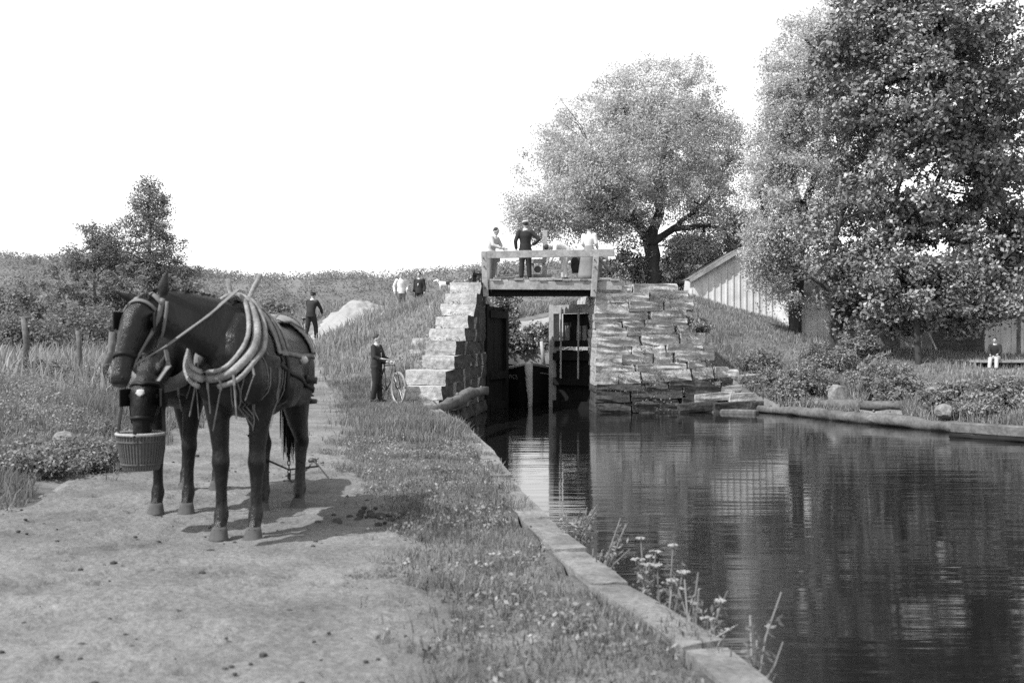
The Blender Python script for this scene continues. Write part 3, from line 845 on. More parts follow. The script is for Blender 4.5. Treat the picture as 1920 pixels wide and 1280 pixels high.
    while k < 330:
        yy = 3.2 + 11 * random.random() ** 1.5; xx = random.uniform(-4.2, .3)
        if path_sd(np.array([xx]), np.array([yy]))[0] > -.1: continue
        r = random.choice((.005, .007, .008, .01, .012, .018)) * random.uniform(.7, 1.2)
        mb.ball((xx, yy, land1(xx, yy) + .024), (r * 1.4, r, r * .8), 5, 3); k += 1
    for _ in range(34):
        xx, yy = -1.05 + random.gauss(0, .16), 7.75 + random.gauss(0, .22); r = random.uniform(.012, .03)
        mb.ball((xx, yy, land1(xx, yy) + .03), (r * 1.3, r, r * .8), 6, 4)
    tag(mb.build('path_pebbles', M['bark']), 'small clods and pebbles lying on the dirt path', kind='stuff')
build_grass()

# ------------------------------------------------------------------ masonry
def stone_variants(n=7):
    out = []
    for i in range(n):
        b = bmesh.new(); bmesh.ops.create_cube(b, size=1)
        for v in b.verts: v.co += Vector((random.uniform(-.03, .03), random.uniform(-.035, .035), random.uniform(-.05, .05)))
        bmesh.ops.subdivide_edges(b, edges=b.edges[:], cuts=2, use_grid_fill=True)
        for v in b.verts:
            c = v.co; e = sum(abs(q) > .40 for q in c)
            if e >= 2: v.co = c * (1 - .004 * e - random.uniform(0, .012))
            v.co += Vector((random.uniform(-.008, .008), random.uniform(-.022, .022), random.uniform(-.022, .022)))
        me = bpy.data.meshes.new('stone'); b.to_mesh(me); b.free(); out.append(me)
        me.update()
    return out
STONES = {k: stone_variants() for k in ('stone', 'stone_dk', 'coping')}
for k, l in STONES.items():
    for me in l: me.materials.append(M[k])
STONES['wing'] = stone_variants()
for me in STONES['wing']:          # canal side painted dark for its shade, along with damp and lichen stains
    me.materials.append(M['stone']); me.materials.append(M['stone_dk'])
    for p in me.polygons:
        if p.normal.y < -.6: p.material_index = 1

def stone(parent, c, size, rz=0, kind='stone', tilt=0.0, name='stone'):
    j = lambda a: random.uniform(-a, a)
    return link(name, random.choice(STONES[kind]), parent, c, (j(.015), tilt + j(.015), rz + j(.02)), size)

def build_walls():
    # left wing wall, stepping down towards the camera
    t = thing('wing_wall', 'stone wing wall stepping down to the towpath left of the lock', 'wall', (0, 0, 0))
    H = 0.335; n = 9
    dirv = Vector((0.83, 7.0, 0)).normalized(); rz = math.atan2(dirv.y, dirv.x)
    for i in range(-3, n):
        z0 = i * H - .02
        y = 24 + 7 * max(0, i) / n + random.uniform(-.12, .12) if i >= 0 else 23.6 + random.uniform(0, .5)
        while y < 31.0:
            L = min(random.uniform(.75, 1.35), 31.06 - y)
            if L < .25: break
            yc = y + L / 2; xf = -0.85 - .83 * (31 - yc) / 7
            w = random.uniform(.75, .95); xo = random.uniform(-.035, .035)
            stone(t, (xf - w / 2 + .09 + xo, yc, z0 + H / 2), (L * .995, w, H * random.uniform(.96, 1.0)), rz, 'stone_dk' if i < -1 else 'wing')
            y += L
    # big loose blocks that face the camera on the step ends
    for px, py, Y, s in ((868, 572, 33.0, (1.2, .7, .35)), (850, 592, 32.3, (1.2, .7, .33)), (832, 612, 30.6, (1.0, .7, .3)), (805, 645, 28.8, (.95, .7, .3)), (808, 688, 26.4, (.8, .6, .3)), (880, 552, 33.2, (.9, .6, .3)), (800, 665, 27.7, (.8, .6, .28))):
        c = P(px, py, Y)
        stone(t, c, s, random.uniform(-.12, .12))
    # lock chamber walls
    for side, nm, lab in ((-1, 'chamber_wall', 'shaded left stone wall of the lock chamber behind the open gate'), (1, 'chamber_wall', 'right stone wall of the lock chamber under the bridge')):
        t = thing(nm, lab, 'wall', (0, 0, 0)); xf = -.85 if side < 0 else 2.63
        for i in range(12):
            z0 = -.95 + i * .325; y = 31.0 + (0 if side > 0 else .12)
            while y < 42:
                L = random.uniform(.8, 1.5)
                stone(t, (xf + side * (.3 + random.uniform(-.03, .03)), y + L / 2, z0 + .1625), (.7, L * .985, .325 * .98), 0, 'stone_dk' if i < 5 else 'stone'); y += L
    # right wing wall
    t = thing('wing_wall', 'sunlit coursed stone wall to the right of the lock bridge', 'wall', (0, 0, 0))
    zs = [2.95, 2.2, 1.6, 1.2, .55, .3, -.1, -.4, -.95]; xe = [4.55, 4.75, 5.15, 5.3, 5.3, 5.8, 6.1, 6.2, 6.3]
    hs = [random.uniform(.19, .34) for _ in range(15)]; hs = [q * 3.86 / sum(hs) for q in hs]; nC = 15; z0 = -.95
    for i in range(nC):
        h = hs[i]; z0 = -.95 + sum(hs[:i]); zc = z0 + h / 2
        xend = float(np.interp(zc, zs[::-1], xe[::-1])) + random.uniform(-.2, .25); x = 2.35
        while x < xend - .2:
            L = min(random.uniform(.5, 1.5), xend - x + .1)
            xc = x + L / 2; q = max(0, xc - 2.6); yf = 30.15 + .03 * q + .055 * q * q + .04 * i
            rz = math.atan(.03 + .11 * q)
            tilt = -.045 if xc > 3 else -.01
            dd = random.uniform(-.035, .035); w = 1.6
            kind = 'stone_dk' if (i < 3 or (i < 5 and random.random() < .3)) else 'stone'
            stone(t, (xc, yf + w / 2 - .12 + dd, zc + .05 * (xc - 2.6)), (L * 1.05, w, h * random.uniform(.99, 1.04)), rz, kind, tilt)
            x += L
    # sloping cap stones that trail off in the grass
    for px, py, Y, s, kd in ((1292, 690, 31.0, (1.0, .9, .24), 'stone'), (1335, 702, 30.95, (1.35, .9, .22), 'stone'), (1388, 709, 31.15, (1.1, .9, .18), 'stone'), (1312, 722, 30.75, (1.0, .9, .24), 'stone'),
                         (1368, 727, 30.85, (1.25, .9, .2), 'stone'), (1420, 724, 31.0, (.8, .8, .18), 'stone'), (1330, 743, 30.5, (1.2, .9, .24), 'stone'), (1392, 743, 30.6, (1.1, .9, .22), 'stone'), (1440, 741, 30.7, (.75, .8, .2), 'stone'),
                         (1300, 762, 30.25, (1.2, .9, .26), 'stone_dk'), (1365, 760, 30.35, (1.2, .9, .26), 'stone_dk'), (1432, 758, 30.45, (1.1, .9, .26), 'stone_dk'), (1262, 645, 30.75, (.9, .8, .28), 'stone')):
        stone(t, P(px, py, Y + .45) , s, random.uniform(.12, .3), kd, random.uniform(-.09, -.03))
    # canal wall with its coping, near the camera
    t = thing('canal_wall', 'low stone canal wall with pale coping half buried in turf', 'wall', (0, 0, 0))
    pts = resample([(x, y, 0) for x, y in LEFT_EDGE[::1]], .05)
    cum = 0; i = 0; last = 0
    while last < len(pts) - 4:
        L = random.uniform(.85, 1.5); k = min(len(pts) - 1, last + int(L / .05))
        a, b = pts[last], pts[k]; d = (b - a); Ln = d.length
        if Ln < .2: break
        rz = math.atan2(d.y, d.x); nrm = Vector((-d.y, d.x, 0)).normalized()     # away from the water
        c = (a + b) / 2; zt = .012
        if c.y > -3:
            stone(t, c + nrm * (.075 + random.uniform(-.008, .008)) + Vector((0, 0, zt - .122 + random.uniform(-.006, .006))), (Ln * 1.01, .21, .27), rz, 'coping', name='coping_stone')
            for q in range(2):
                stone(t, c + nrm * .14 + Vector((0, 0, zt - .40 - q * .29)), (Ln * .99, .30, .285), rz, 'stone_dk')
        last = k
    return t
build_walls()

def build_wall_weeds():
    """small ferns and grass rooted in the joints of the masonry"""
    pts = []
    for _ in range(340):
        z = random.uniform(-.6, 2.8); x = min(random.uniform(2.8, 6.5), random.uniform(3.5, 6.8)) if random.random() < .5 else float(np.interp(z, [-.5, .6, 1.2, 2.9], [6.4, 5.5, 5.1, 4.5])) + random.gauss(0, .2)
        if x > np.interp(z, [-.5, .6, 1.2, 2.9], [6.5, 5.6, 5.2, 4.6]) + .15: continue
        y = 30.0 + .03 * (x - 2.6) + .055 * (x - 2.6) ** 2 + .05 * (z + .95) / .32
        pts.append((x, y, z, random.uniform(.05, .13)))
    for _ in range(80):
        z = random.uniform(-.2, 2.9); y = 24 + 7 * max(0, z) / 3.0 + .05; x = -0.85 - .83 * (31 - y) / 7 - random.uniform(.0, 1.0) ** .6 * .9
        pts.append((x, y - .02, z, random.uniform(.05, .14)))
    C = []
    for x, y, z, r in pts:
        n = int(260 * r); g = RNG.normal(size=(n, 3)) * np.array([r, r * .5, r * .6]); C.append(np.array([x, y, z]) + g)
    tag(link('wall_weeds', leaf_mesh('wall_weeds', np.concatenate(C), .06, M['leaf_mid'], .5)), 'small weeds rooted in the joints of the lock walls', kind='stuff')
build_wall_weeds()

def rock(name, label, px, py, Y, r, m, cat='boulder', group=None, seed=0):
    rn = random.Random(seed)
    b = bmesh.new(); bmesh.ops.create_icosphere(b, subdivisions=3, radius=1)
    dirs = [Vector((rn.gauss(0, 1), rn.gauss(0, 1), rn.gauss(0, 1))).normalized() for _ in range(14)]
    for v in b.verts:
        c = v.co.copy()
        for d in dirs:
            k = c.dot(d)
            if k > .78: c -= d * (k - .78)
        v.co = Vector((c.x * r[0], c.y * r[1], c.z * r[2])) * (1 + rn.uniform(-.015, .015))
    me = bpy.data.meshes.new(name); b.to_mesh(me); b.free(); me.materials.append(m)
    c = P(px, py, Y)
    return tag(link(name, me, None, c, (0, 0, rn.uniform(0, 3))), label, cat, group)

def build_rocks_logs():
    rock('boulder', 'big pale boulder at the water edge beside the dark hollow', 1573, 742, 29.9, (.34, .3, .38), M['rock'], seed=1)
    rock('boulder', 'rounded pale stone sitting by the long floating log', 1769, 772, 24.4, (.26, .24, .19), M['rock'], seed=2)
    rock('boulder', 'small pale stone among the bushes above the rounded stone', 1750, 733, 26.5, (.2, .18, .13), M['rock'], seed=3)
    rock('boulder', 'squared pale stone block on the slope left of the lock wall', 800, 588, 38.0, (.55, .4, .36), M['stone'], seed=4)
    rock('boulder', 'flat pale slab in the grass below the sand heap', 748, 594, 40.0, (.5, .4, .12), M['stone'], seed=5)
    rock('boulder', 'pale rock in the weeds of the left verge', 120, 822, 10.6, (.16, .12, .09), M['rock'], seed=6)
    rock('boulder', 'small rock at the foot of the boy\'s bicycle', 768, 748, 24.6, (.12, .1, .08), M['stone_dk'], seed=7)
    def log(name, label, pts, rs, m, n=9, cat='log', group=None):
        q = []; 
        pts = [Vector(p) for p in pts]
        fine = resample(pts, .35); m_ = len(fine)
        rr = [np.interp(i / (m_ - 1), np.linspace(0, 1, len(rs)), rs) * random.uniform(.86, 1.12) for i in range(m_)]
        base = fine[0].copy()
        q = [p - base + Vector((random.uniform(-.015, .015), 0, random.uniform(-.015, .015))) for p in fine]
        mb = MB(); mb.tube(q, rr, n)
        mb.v = [tuple(Vector(v) + Vector((random.gauss(0, .014), random.gauss(0, .014), random.gauss(0, .016)))) for v in mb.v]
        for _ in range(3):
            i = random.randrange(2, m_ - 1); s = random.choice((-1, 1)); mb.tube([q[i], q[i] + Vector((random.uniform(-.05, .05), -rr[i] * .9, rr[i] * 1.05))], [rr[i] * .45, rr[i] * .28], 6)
        return tag(mb.build(name, m, None, True, base), label, cat, group)
    W = WATER
    log('log', 'bleached crooked log leaning out over the water below the left wing wall', [P(812, 769, 20.3), P(845, 757, 21.5), P(878, 738, 23), P(908, 731, 24.6)], [.07, .12, .13, .09], M['log'])
    def wl(px, Y, dz=0): return Vector(((px - 960) * Y / 2000, Y, W + dz))
    log('log', 'long low floating log along the far bank', [wl(1385, 31.2, .08), wl(1480, 29.4, .1), wl(1600, 26.7, .12), wl(1700, 25, .12), wl(1795, 23.6, .1)], [.1, .14, .16, .15, .13], M['log'])
    log('log', 'short weathered log lying behind the long floating one', [wl(1462, 30.4, .25), wl(1560, 28.8, .3), wl(1700, 27.3, .38)], [.07, .13, .14], M['log'])
    log('log', 'dark wet log half sunk under the short weathered one', [wl(1530, 29.2, .12), wl(1640, 27.8, .14), wl(1722, 27, .16)], [.07, .09, .09], M['timber_md'])
    log('log', 'sunken dark log lying in the water at the right edge', [wl(1780, 22.6, .02), wl(1870, 21.9, .02), wl(1960, 21.0, .02)], [.05, .06, .06], M['timber_dk'])
    mb = MB(); a, b = wl(1786, 23.2, .16), wl(1990, 21.6, .14); c = (a + b) / 2
    mb.beam(a - c, b - c, .26, .24)
    tag(mb.build('timber_baulk', M['log'], None, False, c, bevel=.03), 'pale squared timber lying at the right end of the far bank', 'timber')
    mb = MB(); a, b = wl(1165, 32, .02), wl(1420, 29.9, .02); c = (a + b) / 2
    mb.beam(a - c, b - c, .35, .16)
    tag(mb.build('footing_plank', M['log'], None, False, c, bevel=.03), 'long flat plank at the waterline under the right stone wall', 'plank')
    mb = MB(); mb.beam(P(1140, 735, 30.8), P(1147, 770, 30.9), .07, .07)
    o = mb.build('mooring_stake', M['log'], None, True); tag(o, 'thin pale stake standing in the water at the foot of the right wall', 'stake')
build_rocks_logs()

# ------------------------------------------------------------------ lock gates and bridge
def build_gates():
    def leaf(label, hinge, toe, z0, z1, rods):
        t = thing('lock_gate', label, 'lock gate', (hinge[0], hinge[1], WATER))
        sg = -1 if rods else 1
        h = Vector((0, 0, 0)); e = Vector((toe[0] - hinge[0], toe[1] - hinge[1], 0)); L = e.length; u = e / L
        nrm = Vector((u.y, -u.x, 0)); rzm = Matrix((u, nrm, Vector((0, 0, 1)))).transposed()
        zz = lambda z: z - WATER
        def bx(name, s0, s1, za, zb, th, off, m):
            mb = MB(); mb.box(u * ((s0 + s1) / 2) + nrm * (off * sg) + Vector((0, 0, (zz(za) + zz(zb)) / 2)), (s1 - s0, th, zb - za), rzm)
            return mb.build(name, m, t)
        bx('heel_post', -.02, .18, z0, z1, .24, 0, M['timber_dk'])
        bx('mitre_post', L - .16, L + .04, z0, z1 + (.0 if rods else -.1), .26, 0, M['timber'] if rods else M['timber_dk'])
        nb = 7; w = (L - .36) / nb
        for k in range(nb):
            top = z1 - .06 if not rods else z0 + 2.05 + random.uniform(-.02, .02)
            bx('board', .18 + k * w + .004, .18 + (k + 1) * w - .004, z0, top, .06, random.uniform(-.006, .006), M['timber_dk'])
        for z in ((z0 + .3, z0 + 1.2, z1 - .4) if not rods else (z0 + .3, z0 + 1.0, z0 + 1.75)):
            bx('rail', .181, L - .161, z, z + .22, .14, .09, M['timber_dk'])
        if rods:
            bx('top_beam', .1, L - .165, z1 - .28, z1 - .02, .22, .03, M['timber'])
            for k in range(5):
                bx('gap_shade_board', .2 + k * .27, .2 + k * .27 + .262, z0 + 2.2, z1 - .29, .04, -.1, M['timber_dk'])  # added dark boards, standing in for the shade on the chamber wall behind
                if k in (1, 2, 4): bx('upper_board', .25 + k * .24, .25 + k * .24 + .16, z0 + 2.35, z0 + 2.8, .05, -.02, M['timber_md'])
            bx('mid_rail', .181, L - .161, z0 + 2.16, z0 + 2.34, .14, .02, M['timber_dk'])
            for s in (.62, 1.35):
                mb = MB(); mb.tube([u * s - nrm * .2 + Vector((0, 0, zz(z1 - .1))), u * (s + .02) - nrm * .2 + Vector((0, 0, zz(z0 + 1.2)))], .03, 8)
                mb.build('paddle_rod', M['timber'], t)
        return t
    leaf('black tarred left lock gate leaf swung half open', (-.83, 31.25), (-.24, 32.9), -1.0, 2.42, False)
    leaf('right lock gate leaf with pale post, top beam and paddle rods', (2.56, 31.6), (1.26, 33.0), -1.0, 2.45, True)
build_gates()

DECK = 3.10
def build_bridge():
    t = thing('lock_bridge', 'plank footbridge with timber handrail across the lock', 'bridge', (.9, 31.3, DECK))
    o = Vector((.9, 31.3, DECK))
    def beam(name, a, b, w, h, m, up=(0, 0, 1)):
        mb = MB(); mb.beam(Vector(a) - o, Vector(b) - o, w, h, up); return mb.build(name, m, t, bevel=.008)
    x0, x1 = -.8, 3.15
    beam('front_beam', (x0 + .12, 30.62, DECK - .17), (x1, 30.62, DECK - .19), .2, .25, M['timber'])
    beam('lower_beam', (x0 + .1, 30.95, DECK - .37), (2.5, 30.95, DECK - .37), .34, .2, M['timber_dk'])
    beam('rear_beam', (x0, 31.8, DECK - .18), (x1, 31.8, DECK - .18), .22, .28, M['timber_md'])
    x = x0 + .05; i = 0
    while x < x1 - .1:
        w = random.uniform(.17, .27)
        fy = 30.45 + random.choice((0, 0, .02, .06, .12, .2)) + random.uniform(0, .04)
        z = DECK - .02 + random.choice((0, 0, .012, .02))
        mb = MB(); mb.box(Vector((x + w / 2, (fy + 31.95) / 2, z)) - o, (w - .012, 31.95 - fy, .055), Matrix.Rotation(random.uniform(-.012, .012), 3, 'Y'))
        mb.build('plank', M['timber'] if random.random() < .75 else M['timber_md'], t); x += w
    # loose boards on the deck
    # front handrail
    Yr = 30.55
    zr = lambda py: CAMZ + (640 - py) * Yr / 2000
    xr = lambda px: (px - 960) * Yr / 2000
    beam('top_rail', (xr(903), Yr - .04, zr(478)), (xr(1152), Yr - .04, zr(474)), .06, .21, M['timber'])
    beam('post', (xr(907), Yr, zr(475) + .05), (xr(911), Yr, zr(556)), .16, .15, M['timber'], (0, 1, 0))
    beam('post', (xr(1117), Yr - .12, zr(482)), (xr(1112), Yr - .12, zr(557)), .16, .13, M['timber'], (0, 1, 0))
    beam('brace', (xr(1122), Yr + .02, zr(484)), (xr(1147), Yr + .5, zr(505)), .07, .08, M['timber_md'])
    for px, py in ((907, 485), (908, 500), (910, 540), (1114, 488), (1115, 502), (1113, 545)):
        mb = MB(); c = Vector((xr(px), Yr - (.09 if px < 1000 else .20), zr(py))) - o; mb.tube([c, c + Vector((0, -.02, 0))], .022, 8); mb.build('bolt', M['iron'], t)
    # rear rail and posts
    for px in (918, 929):
        beam('rear_post', ((px - 960) * 31.8 / 2000, 31.8, 3.9 if px == 918 else 3.85), ((px - 960) * 31.8 / 2000, 31.8, DECK), .1, .1, M['timber'], (0, 1, 0))
    beam('rear_post', (2.62, 31.8, 3.9), (2.62, 31.8, DECK - .2), .13, .13, M['timber_md'], (0, 1, 0))
    beam('seat_board', ((912 - 960) * 31.7 / 2000, 31.6, 3.72), ((936 - 960) * 31.7 / 2000, 31.7, 3.74), .28, .12, M['timber'])
    # paddle gear in the middle of the deck
    t = thing('winding_gear', 'wooden paddle gear with tall post standing in the middle of the bridge deck', 'winding gear', (1.0, 31.75, DECK))
    o = Vector((1.0, 31.75, DECK)); Y = 31.75
    q = lambda px, py, dy=0: P(px, py, Y + dy)
    beam('tall_post', q(1022, 432), q(1021, 527), .14, .14, M['timber'], (0, 1, 0))
    beam('short_post', q(998, 486), q(998, 527), .1, .12, M['timber'], (0, 1, 0))
    beam('cross_piece', q(994, 490, -.1), q(1030, 489, -.1), .1, .13, M['timber'])
    beam('lower_piece', q(990, 518, -.1), q(1034, 519, -.1), .1, .13, M['timber_md'])
    mb = MB(); c = q(1008, 505, -.12) - o
    mb.lathe([(.02, -.06), (.1, -.06), (.1, .06), (.02, .06)], (0, 0, 0), 14)
    mb.v = [tuple(Vector((x, z, y)) + c) for x, y, z in mb.v]
    mb.build('pinion', M['iron'], t)
    # boards lying loose
    for a, b, lab in (((929, 524, 30.8), (984, 518, 31.5), 'loose board slanting across the left end of the bridge deck'), ((992, 527, 31.2), (1042, 523, 31.2), 'loose board lying across the middle of the bridge deck'),
                      ((935, 518, 31.5), (972, 512, 31.7), 'curved pale board lying behind the slanting one'), ((1120, 534, 31.2), (1146, 534, 31.2), 'short board lying at the right end of the deck')):
        A = P(*a); B = P(*b); A.z = max(A.z, DECK + .05); B.z = max(B.z, DECK + .05); c = (A + B) / 2
        mb = MB(); mb.beam(A - c, B - c, .2, .045)
        tag(mb.build('loose_board', M['timber'], None, False, c, bevel=.006), lab, 'board')
    mb = MB(); c = P(890, 548, 34); mb.box((0, 0, .16), (.13, .13, .42)); mb.box((.1, -.02, .38), (.32, .14, .07))
    tag(mb.build('mooring_bitt', M['timber_dk'], None, False, (c.x, c.y, land1(c.x, c.y))), 'dark timber bitt with an arm left of the bridge', 'bitt')
build_bridge()

# ------------------------------------------------------------------ canal boat
def build_boat():
    t = thing('canal_boat', 'black wooden canal boat with white stem post lying in the lock', 'boat', (.5, 33.4, WATER))
    o = Vector((.5, 33.4, WATER))
    ys = [33.42, 33.56, 33.85, 34.3, 35.1, 36.7, 41.7, 49]
    hw = [.07, .34, .66, .98, 1.26, 1.40, 1.42, 1.42]; cx = [.53, .54, .58, .64, .75, .84, .86, .86]
    zt = [.58, .53, .46, .39, .33, .28, .26, .28]
    V = []; rows = []
    for y, h, c, z in zip(ys, hw, cx, zt):
        ring = [(c - h, y, z), (c - h * 1.0, y + .02, z - .35), (c - h * .93, y + .1, -.6), (c - h * .7, y + .2, -1.0), (c + h * .7, y + .2, -1.0), (c + h * .93, y + .1, -.6), (c + h, y + .02, z - .35), (c + h, y, z)]
        rows.append(len(V)); V += ring
    F = []
    for i in range(len(ys) - 1):
        for k in range(7):
            F.append((rows[i] + k, rows[i] + k + 1, rows[i + 1] + k + 1, rows[i + 1] + k))
    F.append(tuple(rows[0] + k for k in range(8))); F.append(tuple(rows[-1] + k for k in range(8))[::-1])
    mb = MB(); mb.add([Vector(v) - o for v in V], F); mb.build('hull', M['hull'], t)
    # foredeck
    mb = MB(); dk = [(c - h + .03, y, z - .06) for y, h, c, z in zip(ys, hw, cx, zt)][1:5] + [(c + h - .03, y, z - .06) for y, h, c, z in zip(ys, hw, cx, zt)][1:5][::-1]
    n = len(dk); vv = [Vector(v) - o for v in dk]; mb.add(vv + [v - Vector((0, 0, .05)) for v in vv], [tuple(range(n)), tuple(range(n, 2 * n))[::-1]] + [(k, (k + 1) % n, n + (k + 1) % n, n + k) for k in range(n)])
    mb.build('foredeck', M['timber_md'], t)
    # stem post
    mb = MB(); mb.tube([Vector(p) - o for p in ((.52, 33.32, .62), (.53, 33.32, .2), (.55, 33.32, -.2), (.57, 33.34, -.5), (.56, 33.36, -.85))], [(.13, .09), (.115, .09), (.1, .08), (.075, .07), (.08, .07)], 10)
    mb.build('stem_post', M['paint_w'], t, True)
    for s, nm in ((-1, 'gunwale'), (1, 'gunwale')):
        mb = MB(); pts = [Vector((c + s * (h + .015), y, z + .03)) - o for y, h, c, z in zip(ys, hw, cx, zt)]
        mb.tube(pts, (.05, .045) if False else .05, 6); g = mb.build(nm, M['paint_w'] if s < 0 else M['timber_md'], t)
        if s < 0: tag(g, 'whitewashed left gunwale')
    mb = MB(); mb.tube([Vector((c + (h + .02), y, z - .2)) - o for y, h, c, z in zip(ys[1:], hw[1:], cx[1:], zt[1:])], .02, 5); mb.build('rubbing_strake', M['timber_md'], t)
    mb = MB(); mb.tube([P(1020, 690, 35.8) - o, P(1015, 640, 35.9) - o], [.07, .055], 8); mb.build('deck_post', M['timber'], t, True)
    mb = MB(); mb.box(P(963, 690, 35.6) - o, (.75, .12, .14)); mb.build('bow_board', M['paint_w'], t)
    # faint painted letters on the left bow
    fc = bpy.data.curves.new('bow_lettering', 'FONT'); fc.body = 'PICS'; fc.size = .2; fc.extrude = .003; fc.align_x = 'CENTER'
    fc.materials.append(M['cloth_m'])
    # flat on the left bow planking between two hull stations
    a = Vector((cx[1] - hw[1], ys[1], .3)); b = Vector((cx[2] - hw[2], ys[2], .3)); u = (a - b).normalized()
    nrm = Vector((u.y, -u.x, 0)).normalized()
    if nrm.y > 0: nrm = -nrm
    pos = (a + b) / 2 + nrm * .03 + Vector((0, 0, -.16))
    tmp = bpy.data.objects.new('tmp', fc); COL.objects.link(tmp)
    dg = bpy.context.evaluated_depsgraph_get()
    me = bpy.data.meshes.new_from_object(tmp.evaluated_get(dg), depsgraph=dg); bpy.data.objects.remove(tmp)
    fo = link('bow_lettering', me, t)
    Mx = Matrix((u, Vector((0, 0, 1)), u.cross(Vector((0, 0, 1))))).transposed().to_4x4()
    fo.matrix_local = Matrix.Translation(pos - o) @ Mx
build_boat()

# ------------------------------------------------------------------ sheds and house
def build_shed():
    Yf = 43.6; x0, x1 = P(1302, 0, Yf).x, P(1470, 0, Yf).x; xm = (x0 + x1) / 2
    ze = P(0, 521, Yf).z; za = P(0, 470, Yf).z; D = 4.8
    t = thing('shed', 'small white board and batten shed with plank roof beside the forked tree', 'shed', (xm, Yf, 2.2)); o = Vector((xm, Yf, 2.2))
    n = 14; w = (x1 - x0) / n
    top = lambda x: ze + (za - ze) * (1 - abs(x - xm) / (xm - x0))
    for k in range(n):
        a, b = x0 + k * w, x0 + (k + 1) * w
        za0, zb0 = top(a + .004), top(b - .004); zlo = 1.6
        v = [(a + .004, Yf, zlo), (b - .004, Yf, zlo), (b - .004, Yf, zb0), (a + .004, Yf, za0)]
        th = .03 + random.uniform(0, .008)
        mb = MB(); mb.add([Vector(p) - o for p in v] + [Vector(p) + Vector((0, th, 0)) - o for p in v], [(0, 1, 2, 3), (7, 6, 5, 4), (0, 4, 5, 1), (1, 5, 6, 2), (2, 6, 7, 3), (3, 7, 4, 0)])
        mb.build('board', M['white_board'], t)
        if k:
            mb = MB(); mb.beam(Vector((a, Yf - .017, zlo)) - o, Vector((a, Yf - .017, top(a) - .03)) - o, .055, .03, (0, 1, 0)); mb.build('batten', M['white_board'], t)
    for xs_, nm in ((x0, 'side_wall'), (x1, 'side_wall')):
        mb = MB(); mb.box(Vector((xs_, Yf + D / 2, (1.6 + ze) / 2)) - o, (.06, D - .08, ze - 1.6)); mb.build(nm, M['white_board'], t)
    mb = MB(); mb.box(Vector((xm, Yf + D, (1.6 + ze) / 2)) - o, (x1 - x0, .06, ze - 1.6)); mb.build('back_wall', M['white_board'], t)
    for s in (-1, 1):
        xe = xm + s * (xm - x0 + .22); zl = ze - .22 * (za - ze) / (xm - x0)
        r = MB(); q = [Vector((xm, Yf - .22, za + .07)), Vector((xm, Yf + D + .3, za + .07)), Vector((xe, Yf + D + .3, zl + .07)), Vector((xe, Yf - .22, zl + .07))]
        dn = Vector((0, 0, -.05))
        r.add([p - o for p in q] + [p + dn - o for p in q], [(0, 1, 2, 3), (7, 6, 5, 4), (0, 4, 5, 1), (1, 5, 6, 2), (2, 6, 7, 3), (3, 7, 4, 0)])
        ro = r.build('roof', M['roof'], t)
        for k in range(9):
            f0, f1 = k / 9, (k + 1) / 9
            a = q[0].lerp(q[3], f0); b = q[0].lerp(q[3], f1 + .02); e = q[1].lerp(q[2], f0) - a
            mb = MB(); up = Vector((0, 0, .012 + .02)); lo = Vector((0, 0, .014))
            v = [a + lo, a + e + lo, b + e + up, b + up]
            mb.add([p - o for p in v] + [p + Vector((0, 0, .02)) - o for p in v], [(3, 2, 1, 0), (4, 5, 6, 7), (0, 1, 5, 4), (1, 2, 6, 5), (2, 3, 7, 6), (3, 0, 4, 7)])
            mb.build('roof_plank', M['roof'], ro)
        mb = MB(); mb.beam(Vector((xm, Yf - .24, za + .0)) - o, Vector((xe, Yf - .24, zl + .0)) - o, .04, .14, (0, 0, 1)); mb.build('barge_board', M['timber'], t)
    # side door standing ajar at the left corner
    mb = MB(); mb.beam(Vector((x0 - .26, Yf + .1, ze - .12)) - o, Vector((x0 - .34, Yf + .05, 3.0)) - o, .22, .04, (0, 1, 0)); mb.build('door', M['white_board'], t)
build_shed()

